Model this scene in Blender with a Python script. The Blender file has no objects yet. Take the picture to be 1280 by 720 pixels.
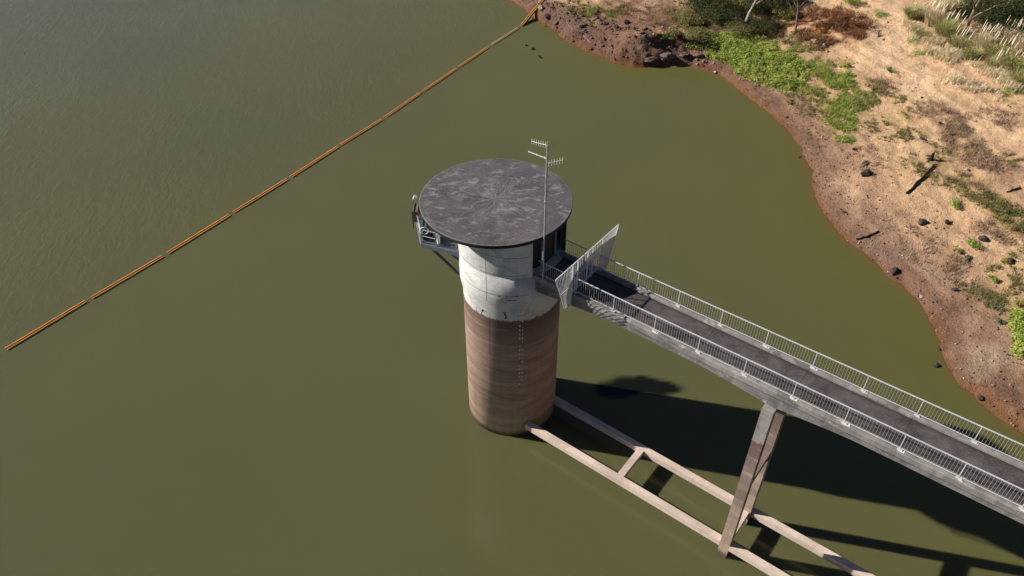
import bpy, bmesh, math, random
import numpy as np
from mathutils import Vector, Matrix
random.seed(5); rng = np.random.default_rng(7)
S = bpy.context.scene; COL = S.collection
R = math.radians
# ---------------------------------------------------------------- terrain functions (numpy)
SHORE = [(-150.00, 420.00), (-45.00, 210.00), (-18.00, 140.00), (-7.00, 104.00), (-0.49, 81.15), (1.80, 77.31), (4.08, 72.75), (5.70, 69.58), (7.25, 66.27), (9.01, 64.14), (10.82, 62.07), (12.48, 60.06), (14.25, 58.59), (15.72, 57.63), (17.82, 57.63), (20.51, 58.11), (23.10, 57.87), (25.07, 57.16), (26.78, 55.29), (28.01, 52.35), (29.09, 49.55), (30.31, 46.46), (31.32, 42.94), (31.98, 40.15), (32.24, 37.49), (31.93, 35.12), (31.88, 32.20), (31.24, 29.13), (30.88, 26.23), (31.05, 23.61), (31.49, 21.25), (32.13, 19.24), (32.90, 17.55), (33.48, 16.03), (34.03, 14.56), (34.75, 12.70), (35.19, 11.12), (35.34, 9.79), (35.34, 8.12), (35.14, 6.51), (34.58, 5.32), (34.34, 3.81), (34.50, 2.27), (35.05, 1.11), (35.64, -0.02), (36.15, -1.50), (36.64, -2.33), (37.16, -3.07), (40.50, -6.00), (43.50, -14.00), (45.50, -26.00), (46.00, -42.00), (52.00, -90.00), (70.00, -300.00), (100.00, -900.00)]
def _h(i, j, s):
    n = (i * 374761393 + j * 668265263 + s * 974634777) & 0xFFFFFFFF
    n = ((n ^ (n >> 13)) * 1274126177) & 0xFFFFFFFF
    n = n ^ (n >> 16)
    return (n & 0xFFFF) / 65535.0
def vnoise(x, y, s=0):
    x = np.asarray(x, float); y = np.asarray(y, float)
    i = np.floor(x).astype(np.int64); j = np.floor(y).astype(np.int64)
    u = x - i; v = y - j
    u = u*u*(3-2*u); v = v*v*(3-2*v)
    a = _h(i, j, s); b = _h(i+1, j, s); c = _h(i, j+1, s); d = _h(i+1, j+1, s)
    return (a*(1-u)+b*u)*(1-v) + (c*(1-u)+d*u)*v
def fbm(x, y, scale, octv=4, s=0):
    t = 0; a = .5; f = 1.0/scale; tot = 0
    for k in range(octv):
        t = t + a*vnoise(x*f+17.3*k, y*f-9.1*k, s+k*7); tot += a; a *= .5; f *= 2.03
    return t/tot
def smooth(e0, e1, x):
    t = np.clip((x-e0)/(e1-e0), 0, 1); return t*t*(3-2*t)
def sdist(x, y):
    x = np.asarray(x, float); y = np.asarray(y, float)
    best = np.full(x.shape, 1e18); n = len(SHORE)
    for k in range(n-1):
        ax, ay = SHORE[k]; bx, by = SHORE[k+1]
        dx, dy = bx-ax, by-ay
        t = np.clip(((x-ax)*dx+(y-ay)*dy)/(dx*dx+dy*dy), 0, 1)
        best = np.minimum(best, (x-ax-t*dx)**2+(y-ay-t*dy)**2)
    ins = np.zeros(x.shape, bool)
    P = SHORE + [(3000, -3000), (3000, 3000), (-3000, 3000)]
    for k in range(len(P)):
        ax, ay = P[k]; bx, by = P[(k+1) % len(P)]
        if ay == by: continue
        c = ((ay > y) != (by > y)) & (x < (bx-ax)*(y-ay)/(by-ay)+ax)
        ins ^= c
    d = np.sqrt(best)
    return np.where(ins, d, -d)
def height(x, y):
    x = np.asarray(x, float); y = np.asarray(y, float)
    d = sdist(x, y)
    w = (fbm(x, y, 3.0, 4, 3)-.5)*1.5*smooth(-3, 1.5, d) + (fbm(x, y, .9, 2, 61)-.5)*.35
    d2 = d + w*np.exp(-np.abs(d)/14)
    pos = np.clip(d2, 0, None)
    rocky = np.exp(-(((x-17.5)/9)**2+((y-58)/7)**2)) + .7*np.exp(-(((x-7)/6)**2+((y-72)/7)**2))
    bank = (.42+1.5*rocky)*(1-np.exp(-pos/(.55+.5*rocky)))
    ter = pos/1.9 + (fbm(x, y, 9, 3, 21)-.5)*1.6
    fr = ter-np.floor(ter)
    step = (np.floor(ter)+smooth(.0, .28, fr))*1.9
    tk = .55*smooth(1, 4, pos)*(1-smooth(22, 34, pos))*np.clip(fbm(x, y, 14, 2, 77)*1.8-.35, 0, 1)
    base = .17*(pos*(1-tk)+step*tk)
    base = np.where(base > 9, 9+(base-9)*.55, base)
    base = np.where(base > 24, 24+(base-24)*.25, base)
    z = bank+base
    z = z + smooth(.3, 4, pos)*((fbm(x, y, 7, 4, 5)-.5)*1.0+(fbm(x, y, 1.3, 3, 9)-.5)*.30)
    z = z + smooth(0.05, 1, pos)*((fbm(x, y, .8, 3, 31)-.5)*.16)*(1+2.5*rocky)
    # ledge of the bare boulder bank
    led = np.exp(-(((x-20)/8)**2+((y-59)/6)**2))
    z = z + led*.9*smooth(2.6, 3.0, pos+ (fbm(x, y, 3, 2, 44)-.5)*1.2)*smooth(9, 4, pos)
    z = z + .055*smooth(1.5, 4, pos)*smooth(30, 20, pos)*smooth(.34, .52, fbm(x, y, 8, 2, 96))*np.sin(2*np.pi*(d/2.1+(fbm(x, y, 9, 4, 95)-.5)*1.5))     # steps left by the falling waterline
    rise = 14*smooth(8, 26, x-34)*smooth(-8, -30, y)     # abutment at the far end of the footbridge
    z = z + rise
    neg = np.clip(-d2, 0, None)
    return np.where(d2 > 0, z, -.42*neg-.02)*1.0
BLOBS = [(6.81, 69.70, 5.72, -9.27, -2.08, -4.59, 'rock', 0.90), (12.88, 62.00, 5.42, -4.01, -1.27, -2.78, 'rock', 0.85), (20.01, 59.62, 6.17, -0.83, -0.37, -2.38, 'rock', 0.90), (24.08, 57.45, 4.06, -4.17, -0.67, -2.26, 'red_rock', 0.70), (17.95, 69.12, 6.66, -0.30, -1.15, -8.88, 'red_rock', 0.90), (13.39, 67.81, 4.13, -7.56, -1.38, -5.35, 'red_rock', 0.60), (10.89, 72.06, 4.25, -2.42, -0.49, -3.28, 'olive', 0.70), (20.06, 72.63, 2.67, 1.89, 0.37, -2.48, 'pink', 0.80), (29.13, 52.52, 2.82, -7.51, -0.82, -0.88, 'red_rock', 0.80), (32.14, 42.81, 0.79, -5.61, -0.74, -0.47, 'red_rock', 0.60), (28.72, 67.10, 7.43, -0.88, -1.35, -7.07, 'dark_soil', 0.90), (32.06, 57.26, 5.43, -5.05, -1.76, -4.88, 'green', 0.50), (38.37, 46.07, 2.14, -1.68, -2.89, -7.59, 'olive', 0.80), (37.32, 58.18, 3.78, -0.87, -1.17, -4.69, 'olive', 0.60), (42.55, 62.81, 4.88, -3.65, -1.80, -4.98, 'red', 0.95), (38.95, 60.73, 1.79, -3.29, -1.37, -2.33, 'red', 0.60), (40.57, 61.18, 1.36, -0.28, -0.45, -1.80, 'orange', 0.70), (47.32, 55.36, 3.41, -1.14, -2.61, -7.71, 'sand_light', 0.80), (47.43, 45.11, 2.22, -5.95, -2.70, -3.93, 'sand_light', 0.70), (49.72, 64.39, 2.59, -1.21, -1.41, -4.17, 'sand_light', 0.50), (48.04, 51.93, 3.20, 2.16, -0.74, -8.37, 'sand_light', 0.60), (42.06, 39.57, 2.12, -3.74, -2.51, -4.64, 'olive', 0.60), (47.43, 38.11, 2.06, -2.66, -1.60, -2.69, 'dry', 0.70), (46.72, 32.31, 1.81, -4.53, -2.16, -3.22, 'dry', 0.75), (47.70, 28.46, 1.48, -3.90, -1.24, -1.61, 'dry', 0.50), (42.96, 33.01, 2.99, -0.60, -0.82, -2.20, 'sand_light', 0.60), (45.36, 23.93, 1.59, -4.48, -1.38, -1.56, 'olive', 0.75), (46.07, 19.62, 1.31, -2.45, -1.09, -1.31, 'olive', 0.60), (41.18, 28.42, 2.79, -3.65, -1.48, -2.51, 'olive', 0.30), (50.41, 35.45, 2.40, -4.37, -1.62, -2.58, 'sand_light', 0.50), (48.97, 26.42, 1.32, -0.33, -0.69, -1.63, 'red_rock', 0.50), (33.92, 27.39, 1.22, -2.40, -1.89, -2.72, 'sand_light', 0.35), (33.80, 18.39, 1.56, -2.55, -0.59, -0.76, 'grey', 0.70), (36.71, 15.66, 1.83, -2.92, -0.77, -1.00, 'grey', 0.40), (36.47, 6.59, 1.40, 0.26, -0.85, -3.46, 'pink', 0.80), (36.58, 8.43, 0.98, 0.26, -0.45, -2.23, 'red_rock', 0.50), (37.35, 3.13, 2.71, -0.42, -0.63, -1.52, 'grey', 0.70), (37.06, 4.50, 0.94, -0.23, -0.45, -1.02, 'grey', 0.60), (36.02, -0.14, 1.08, -1.80, -0.44, -0.41, 'orange', 0.80), (37.97, 1.12, 1.29, -0.30, -0.75, -1.73, 'red_rock', 0.70), (36.78, -1.31, 0.69, -1.14, -0.44, -0.38, 'orange', 0.70), (40.82, 6.63, 0.74, -0.19, -1.87, -4.12, 'olive', 0.70), (40.96, 10.62, 0.78, -2.65, -0.89, -0.93, 'olive', 0.35), (42.11, 15.66, 1.58, -3.86, -0.93, -1.01, 'pink', 0.35)]
COVER = [('thin', 10.99, 73.42, 3.61, -2.45, -0.46, -3.14, 160), ('olive', 37.41, 54.44, 2.75, -7.38, -1.92, -3.47, 160), ('olive', 37.31, 43.83, 2.84, -2.11, -2.78, -7.21, 200), ('weed', 32.28, 55.87, 3.84, -4.18, -1.70, -4.33, 1500), ('weed', 28.01, 60.66, 4.45, -0.18, -0.52, -2.44, 700), ('weed', 29.48, 57.42, 3.75, -1.40, -0.55, -1.90, 600), ('weed', 33.87, 52.97, 1.80, -2.22, -1.01, -2.34, 260), ('thin', 39.39, 49.60, 2.31, -1.28, -1.06, -3.76, 420), ('thin', 38.45, 44.58, 1.52, -1.28, -2.44, -6.62, 420), ('thin', 36.37, 48.85, 2.11, -5.02, -1.49, -2.13, 240), ('thin', 31.42, 52.22, 2.41, -4.02, -0.69, -1.12, 160), ('thin', 37.36, 38.61, 0.84, -0.47, -1.20, -3.74, 260), ('thin', 36.60, 53.36, 2.34, -3.24, -1.74, -3.81, 420), ('thin', 41.33, 44.09, 2.48, -0.57, -1.13, -3.69, 160), ('thin', 32.70, 70.58, 4.23, -0.84, -0.74, -3.64, 100), ('weed', 41.20, 7.32, 0.45, -0.16, -0.59, -1.25, 70), ('weed', 40.18, 4.71, 0.49, -0.09, -0.58, -1.29, 70), ('weed', 41.33, 50.99, 1.19, -0.38, -0.46, -1.50, 70), ('weed', 25.31, 59.86, 1.28, -0.74, -0.15, -1.07, 60), ('weed', 26.41, 56.74, 0.94, -0.41, -0.10, -0.36, 40), ('olive', 10.40, 73.12, 3.46, -1.89, -0.55, -3.98, 330), ('olive', 14.25, 71.32, 2.43, -0.53, -0.22, -2.46, 200), ('olive', 37.53, 59.08, 3.41, -0.82, -0.84, -3.53, 300), ('olive', 36.78, 48.55, 2.44, -5.28, -2.85, -4.76, 420), ('olive', 42.32, 43.00, 2.71, -2.06, -1.98, -4.67, 380), ('olive', 41.73, 36.47, 2.32, -1.64, -0.79, -1.84, 160), ('olive', 25.63, 68.25, 5.38, -0.67, -1.04, -5.76, 400), ('olive', 36.83, 66.96, 2.50, -0.37, -0.93, -4.09, 250), ('olive', 44.66, 24.02, 1.24, -3.39, -0.97, -1.08, 240), ('olive', 46.14, 20.35, 1.22, -2.10, -0.96, -1.16, 170), ('olive', 49.97, 28.54, 0.68, -1.21, -0.75, -1.12, 60), ('olive', 41.93, 28.33, 1.25, -3.35, -1.09, -1.53, 110), ('olive', 40.72, 10.11, 0.58, -2.38, -0.86, -0.78, 90), ('olive', 44.90, 15.14, 0.43, -0.83, -1.40, -1.64, 60), ('olive', 42.29, 12.94, 0.70, -1.42, -0.61, -0.72, 60), ('olive', 44.22, 32.05, 1.24, -2.25, -1.04, -1.73, 60), ('olive', 43.29, 12.27, 1.13, -0.28, -1.33, -2.89, 50), ('olive', 39.47, 11.54, 0.74, -1.57, -0.51, -0.62, 30), ('olive', 44.99, 40.59, 1.48, -0.55, -1.39, -3.62, 50), ('dead', 47.43, 38.11, 2.06, -2.66, -1.37, -2.31, 150), ('dead', 47.31, 32.75, 1.57, -4.24, -1.75, -2.59, 150), ('dead', 47.79, 27.76, 1.06, -2.59, -0.88, -1.24, 80), ('olive', 47.36, 33.85, 1.61, -3.54, -1.74, -2.59, 90), ('dead', 53.98, 44.03, 1.91, -2.31, -0.89, -1.71, 90), ('rust', 43.08, 62.81, 4.56, -3.33, -1.57, -4.51, 300), ('rust', 40.04, 61.01, 2.15, -2.61, -1.29, -2.84, 130), ('rust', 45.17, 59.70, 2.25, -0.49, -0.43, -1.62, 50), ('rust', 34.97, 63.30, 1.49, -0.64, -0.49, -2.12, 40), ('thin', 26.43, 56.96, 1.48, -0.72, -0.13, -0.47, 30), ('dead', 52.46, 36.49, 2.27, -1.90, -0.88, -1.67, 60), ('dead', 44.69, 25.94, 1.38, -1.69, -0.88, -1.27, 70), ('dead', 16.98, 70.56, 5.57, -0.45, -0.47, -4.19, 120), ('dead', 44.07, 47.03, 1.64, -0.48, -1.03, -3.23, 60), ('dead', 37.33, 17.55, 1.93, -3.90, -1.29, -1.48, 70), ('dead', 43.66, 18.65, 1.32, -2.47, -1.00, -1.23, 80), ('dead', 39.45, 14.03, 1.33, -3.24, -0.87, -0.94, 60), ('dead', 37.42, 32.06, 0.97, -2.99, -2.01, -3.01, 50), ('straw', 53.40, 53.68, 1.02, -5.17, -2.31, -3.37, 500), ('thin', 50.73, 54.22, 1.43, 0.53, -0.99, -5.40, 90), ('thin', 55.82, 49.48, 1.80, -4.99, -1.51, -2.30, 160), ('thin', 56.24, 41.96, 1.22, -0.30, -1.31, -3.04, 90), ('olive', 53.94, 57.72, 2.07, -3.83, -2.05, -3.68, 160), ('straw', 54.96, 47.49, 1.56, -3.75, -1.12, -1.67, 300), ('straw', 52.72, 59.92, 2.15, -0.22, -1.50, -4.40, 200), ('straw', 56.93, 43.95, 0.74, -1.78, -1.59, -2.49, 180), ('straw', 52.12, 43.68, 2.14, -4.17, -0.94, -1.55, 90)]
ROCKS = [(36.22, 29.27, 1.00, 'dark rounded boulder half buried in the bare slope, larger of the upper pair'), (36.94, 31.51, 0.60, 'small dark boulder just uphill of the larger half-buried one'), (32.52, 23.82, 0.38, 'small round black stone alone on the pale slope near the water'), (38.60, 20.67, 0.75, 'black rounded rock on a purple-grey mound in the middle of the slope'), (40.70, 20.42, 0.50, 'broken dark rock right of the black rock on its mound'), (42.83, 17.55, 0.72, 'smooth black boulder just above the bright green shrub on the slope'), (34.28, 15.10, 0.75, 'black boulder sitting on the edge of the shoreline'), (33.92, 15.16, 0.33, 'pale stone touching the black shoreline boulder'), (35.47, 11.79, 0.25, 'tiny white stone on the brown bank near the waterline'), (38.21, 11.96, 0.50, 'dark flat stone with pale twigs beside it on the furrowed slope'), (43.79, 14.50, 0.60, 'dark stone behind a yellow-green tuft at the right edge'), (33.60, 3.83, 0.55, 'dark rock standing in the shallow water off the bank'), (34.59, 5.62, 0.32, 'small dark rock touching the shoreline at the bay corner'), (36.85, 34.67, 0.40, 'dark stone at the lower tip of the long green weed patch'), (43.67, 34.52, 0.42, 'small dark stone on the sand below the dead brush'), (45.42, 27.88, 0.40, 'grey stone on the pale strip between the olive grass bands'), (46.85, 37.59, 0.45, 'black stone inside the dead brush patch'), (46.80, 42.88, 0.35, 'lone dark stone on the open sand above the dead brush'), (14.26, 65.64, 0.90, 'black jagged boulder on the brown bank, left of a similar one'), (15.84, 67.08, 0.90, 'black jagged boulder on the brown bank, right of a similar one'), (12.79, 67.39, 0.60, 'dark boulder left of the two black jagged ones'), (20.49, 58.67, 1.30, 'dark slab of rock in the undercut ledge at the waterline'), (22.62, 58.96, 1.10, 'dark slab beside the ledge slab at the waterline'), (18.35, 58.21, 1.20, 'rounded dark boulder at the left end of the ledge'), (24.33, 58.64, 0.90, 'dark block at the right end of the ledge below the weeds'), (4.22, 74.72, 1.00, 'pale cracked boulder beside the orange boom at the shore'), (5.08, 72.24, 0.90, 'brown boulder at the waterline below the end of the boom'), (6.28, 70.28, 0.80, 'brown boulder at the waterline beside a dark crack'), (9.68, 67.20, 0.60, 'black rock among twigs on the brown bank'), (13.54, 59.17, 0.40, 'little dark rock breaking the shoreline before the ledge'), (4.84, 71.07, 0.40, 'small dark rock on the waterline near the boom'), (39.28, 58.90, 0.70, 'pale blocky rock in the exposed patch below the reddish brush'), (40.22, 57.80, 0.60, 'pale blocky rock right of another in the exposed patch'), (40.31, 56.56, 0.50, 'pinkish block lowest in the exposed rocky patch'), (46.87, 58.36, 0.50, 'pale rock at the top of the eroded sandy gully'), (47.38, 57.39, 0.40, 'small pale rock in the eroded sandy gully'), (35.40, 0.25, 0.50, 'dark wet rock in the orange bank near the footbridge'), (31.51, 35.16, 0.35, 'flat dark rock lying in the water beside the bay shore'), (32.08, 43.32, 0.35, 'dark brown rock in the gravel bank below the weeds'), (31.29, 42.05, 0.30, 'small brown rock lower in the gravel bank')]  # the two jagged black ones are added to stand in for shaded hollows
SHRUBS = [(42.16, 22.67, 0.90, 0.70, 'bright', 'bright green low shrub on the slope between the grass bands'), (41.75, 16.94, 1.00, 0.80, 'bright', 'bright green shrub under the smooth black boulder'), (40.22, 16.50, 0.60, 0.50, 'yellow', 'small yellow-green shrub left of the bright one under the boulder'), (40.70, 15.31, 0.50, 0.40, 'greygreen', 'grey-green tuft below the yellow-green shrub'), (43.48, 14.45, 0.60, 0.50, 'yellow', 'yellow-green tuft in front of a dark stone at the right edge'), (41.62, 12.40, 0.75, 0.55, 'bright', 'bright green tuft on the furrowed slope, lower right'), (40.01, 11.65, 0.55, 0.40, 'greygreen', 'dark grey-green tuft left of the bright tuft'), (46.23, 20.61, 0.60, 0.50, 'greygreen', 'dark blue-green tuft in the olive grass band'), (42.12, 9.04, 0.80, 0.60, 'yellow', 'yellow-green tuft cut by the right edge of the picture'), (40.36, 9.43, 0.70, 0.50, 'greygreen', 'pale leafy tuft at mid slope above the bright weeds'), (39.82, 7.58, 0.60, 0.40, 'greygreen', 'pale tuft directly below another, left of the bright weeds'), (46.40, 67.29, 1.30, 1.10, 'bright', 'bright green shrub at the top edge above the reddish brush'), (48.84, 63.31, 1.00, 0.70, 'bright', 'green shrub at the head of the sandy gully'), (45.44, 49.21, 0.80, 0.50, 'bright', 'small green plant alone on the sand right of the weed patch'), (36.95, 67.45, 1.60, 1.60, 'yellow', 'orange-green shrub left of the bare tree trunk'), (40.73, 61.70, 1.10, 0.70, 'orange', 'orange dried bush in the reddish brush'), (33.08, 46.12, 0.60, 0.30, 'yellow', 'little green plant in the gravel bank'), (27.61, 70.37, 2.40, 2.20, 'dark', 'dark olive bush at the top of the brown bank'), (24.60, 67.21, 2.00, 1.60, 'olive', 'olive bush overhanging the brown bank, left of the weeds'), (29.34, 67.58, 2.40, 2.00, 'dark', 'dark bush behind the left end of the weeds'), (32.16, 70.66, 2.40, 2.20, 'olive', 'olive bush left of the dead grey tree'), (30.86, 63.93, 2.00, 1.50, 'olive', 'low olive bush at the foot of the dead grey tree'), (35.36, 68.59, 2.60, 2.60, 'dark', 'very dark bush right of the dead grey tree'), (33.46, 63.76, 1.90, 1.60, 'dark', 'dark bush between the dead tree and the weeds'), (37.63, 71.73, 2.40, 2.40, 'dark', 'dark bush at the top edge left of the bare trunk'), (21.50, 61.35, 1.30, 0.90, 'olive', 'olive shrub on the lip of the brown bank'), (24.59, 61.42, 1.60, 1.00, 'olive', 'olive shrub just left of the weed mass'), (20.33, 60.96, 1.10, 0.70, 'bright', 'bright green leafy plant on the brown bank'), (60.26, 55.18, 2.60, 2.40, 'dark', 'dark green bush under the top right trees'), (62.59, 54.98, 2.60, 2.40, 'dark', 'dark green bush at the right edge under the trees'), (60.45, 59.37, 2.80, 3.00, 'dark', 'dark green bush behind the reeds at the top'), (63.85, 60.44, 3.00, 3.00, 'dark', 'dark green bush deep in the top right corner'), (59.95, 62.28, 2.40, 2.40, 'olive', 'olive bush behind the right tree trunk')]
REEDS = [(52.27, 61.59, 1.20, 1.60, 'green', 'green reed clump at the left end of the reed bed'), (51.75, 57.10, 1.00, 1.30, 'green', 'short green reed clump standing out on the sand'), (54.23, 59.84, 1.40, 2.00, 'straw', 'straw reed clump near the left of the reed bed'), (54.36, 56.33, 1.50, 2.00, 'mixed', 'mixed reed clump left of the right tree trunk'), (54.69, 53.35, 1.30, 1.60, 'mixed', 'yellowing reed clump at the foot of the right tree'), (55.03, 50.40, 1.20, 1.30, 'green', 'deep green reed clump in front of the right tree'), (56.54, 61.09, 1.50, 2.40, 'straw', 'tall straw reed clump behind the right tree, left side'), (57.19, 52.14, 1.40, 1.80, 'straw', 'straw reed clump right of the right tree trunk'), (57.62, 49.49, 1.30, 1.80, 'mixed', 'reed clump in the middle of the right part of the bed'), (57.54, 45.98, 1.40, 1.80, 'mixed', 'reed clump low near the right edge'), (57.18, 42.71, 1.30, 1.60, 'green', 'green reed clump lowest at the right edge'), (59.70, 52.29, 1.40, 2.00, 'straw', 'straw reed clump with pale plumes before the dark bushes'), (60.35, 49.02, 1.50, 2.00, 'straw', 'straw reed clump at the right edge under the dark bushes'), (56.29, 47.37, 1.00, 1.20, 'mixed', 'small reed clump spreading onto the sand')]
TREES = [(56.31, 55.32, 'gum', 'slender brown tree trunk rising from the reeds at top right', 9.50, 0.25), (37.63, 62.26, 'gum', 'thin bare-stemmed tree above the weeds near the reddish brush', 9.00, 0.17), (65.07, 65.16, 'gum', 'dense tree at the top right corner behind the reeds', 9.00, 0.20), (65.17, 57.58, 'gum', 'tree just beyond the right edge above the reeds', 9.00, 0.20), (36.93, 76.12, 'gum', 'tree above the dark bushes beyond the top edge', 8.00, 0.20), (65.29, 49.66, 'gum', 'second tree beyond the right edge further down', 8.00, 0.20)]
LOGS = [(38.59, 24.92, 40.76, 27.00, 42.80, 29.19, 0.12, 'charred black log lying on the slope'), (47.19, 23.44, 48.05, 23.76, 48.72, 24.04, 0.07, 'thin dark branch lying at the right edge'), (32.45, 19.81, 33.36, 19.83, 34.60, 20.35, 0.10, 'dark driftwood stick at the top of the gravel near the bay'), (54.36, 42.91, 53.33, 43.55, 51.80, 45.01, 0.05, 'pale dry cane fallen in front of the reed bed'), (38.58, 13.76, 39.71, 14.18, 40.54, 14.48, 0.06, 'pair of thin sticks on the furrowed slope'), (9.71, 65.66, 10.27, 64.20, 10.74, 63.15, 0.06, 'pale stick at the waterline of the brown bank'), (7.68, 69.39, 8.08, 68.27, 8.46, 66.95, 0.05, 'pale stick higher on the brown bank')]
DEAD_TREE = [(31.06, 64.40), (34.10, 72.05)]
STUMP = [(42.88, 30.22)]

# ---------------------------------------------------------------- helpers
def link(name, me, m=None, parent=None):
    o = bpy.data.objects.new(name, me); COL.objects.link(o)
    if m and me is not None: me.materials.append(m)
    if parent: o.parent = parent
    return o
def tag(o, label=None, cat=None, group=None, kind=None):
    for k, v in (('label', label), ('category', cat), ('group', group), ('kind', kind)):
        if v: o[k] = v
    return o
def thing(name, label, cat, loc=(0, 0, 0), rz=0, group=None):
    o = bpy.data.objects.new(name, None); COL.objects.link(o); o.empty_display_size = .3
    o.location = loc; o.rotation_euler = (0, 0, rz)
    return tag(o, label, cat, group)
def fin(name, bm, m, parent=None, smoothf=False, bevel=0):
    if bevel:
        bmesh.ops.bevel(bm, geom=[e for e in bm.edges if e.is_manifold and e.calc_face_angle(0) > .5], offset=bevel, segments=2, affect='EDGES', clamp_overlap=True)
    bmesh.ops.recalc_face_normals(bm, faces=bm.faces)
    me = bpy.data.meshes.new(name); bm.to_mesh(me); bm.free()
    if smoothf:
        for p in me.polygons: p.use_smooth = True
    return link(name, me, m, parent)
def box(bm, c, sx, sy, sz, M=None):
    """box centred at c with full sizes, optionally turned by the 3x3 matrix M about its centre"""
    vs = []
    for i in (-.5, .5):
        for j in (-.5, .5):
            for k in (-.5, .5):
                v = Vector((i*sx, j*sy, k*sz))
                if M is not None: v = M @ v
                vs.append(bm.verts.new(Vector(c)+v))
    for f in ((0,1,3,2), (4,6,7,5), (0,4,5,1), (2,3,7,6), (0,2,6,4), (1,5,7,3)):
        bm.faces.new([vs[i] for i in f])
def bar(bm, a, b, w, h, up=(0, 0, 1)):
    """rectangular bar from a to b, w across, h along up"""
    a = Vector(a); b = Vector(b); d = b-a; L = d.length; x = d.normalized(); up = Vector(up)
    y = up.cross(x)
    if y.length < 1e-4: y = Vector((1, 0, 0)).cross(x)
    y.normalize(); z = x.cross(y)
    box(bm, (a+b)/2, L, w, h, Matrix((x, y, z)).transposed())
def tube(bm, pts, r, n=8, cap=True):
    pts = [Vector(p) for p in pts]; rs = r if isinstance(r, (list, tuple)) else [r]*len(pts)
    rings = []; ref = None
    for i, p in enumerate(pts):
        d = (pts[min(i+1, len(pts)-1)]-pts[max(i-1, 0)]).normalized()
        if ref is None: ref = Vector((0, 0, 1)) if abs(d.z) < .9 else Vector((1, 0, 0))
        x = ref.cross(d).normalized(); y = d.cross(x); ref = y
        rings.append([bm.verts.new(p+(x*math.cos(2*math.pi*k/n)+y*math.sin(2*math.pi*k/n))*rs[i]) for k in range(n)])
    for i in range(len(pts)-1):
        for k in range(n): bm.faces.new((rings[i][k], rings[i][(k+1) % n], rings[i+1][(k+1) % n], rings[i+1][k]))
    if cap: bm.faces.new(rings[0][::-1]); bm.faces.new(rings[-1])
def lathe(bm, prof, n=128, c=(0, 0), close=True):
    rings = [[bm.verts.new((c[0]+r*math.cos(2*math.pi*k/n), c[1]+r*math.sin(2*math.pi*k/n), z)) for k in range(n)] for r, z in prof]
    for i in range(len(prof)-1):
        for k in range(n): bm.faces.new((rings[i][k], rings[i][(k+1) % n], rings[i+1][(k+1) % n], rings[i+1][k]))
    if close: bm.faces.new(rings[0][::-1]); bm.faces.new(rings[-1])
def arcwall(bm, r0, r1, z0, z1, a0, a1, n=90):
    rows = []
    for i in range(n+1):
        a = a0+(a1-a0)*i/n; c, s = math.cos(a), math.sin(a)
        rows.append([bm.verts.new((r*c, r*s, z)) for r, z in ((r0, z0), (r1, z0), (r1, z1), (r0, z1))])
    for i in range(n):
        for k in range(4): bm.faces.new((rows[i][k], rows[i+1][k], rows[i+1][(k+1) % 4], rows[i][(k+1) % 4]))
    bm.faces.new(rows[0]); bm.faces.new(rows[-1][::-1])
def npmesh(name, V, F, m, parent=None, colors=None, flat=True):
    """mesh from numpy arrays: V (n,3), F (m,k)"""
    me = bpy.data.meshes.new(name); k = F.shape[1]
    me.vertices.add(len(V)); me.vertices.foreach_set('co', np.ascontiguousarray(V, np.float32).ravel())
    me.loops.add(F.size); me.loops.foreach_set('vertex_index', np.ascontiguousarray(F, np.int32).ravel())
    me.polygons.add(len(F)); me.polygons.foreach_set('loop_start', np.arange(0, F.size, k, dtype=np.int32))
    me.polygons.foreach_set('loop_total', np.full(len(F), k, np.int32))
    if not flat: me.polygons.foreach_set('use_smooth', np.ones(len(F), bool))
    for nm, c in (colors or {}).items():
        at = me.color_attributes.new(nm, 'FLOAT_COLOR', 'POINT')
        c4 = np.ones((len(V), 4), np.float32); c4[:, :3] = c; at.data.foreach_set('color', c4.ravel())
    me.update(); me.validate()
    return link(name, me, m, parent)
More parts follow.
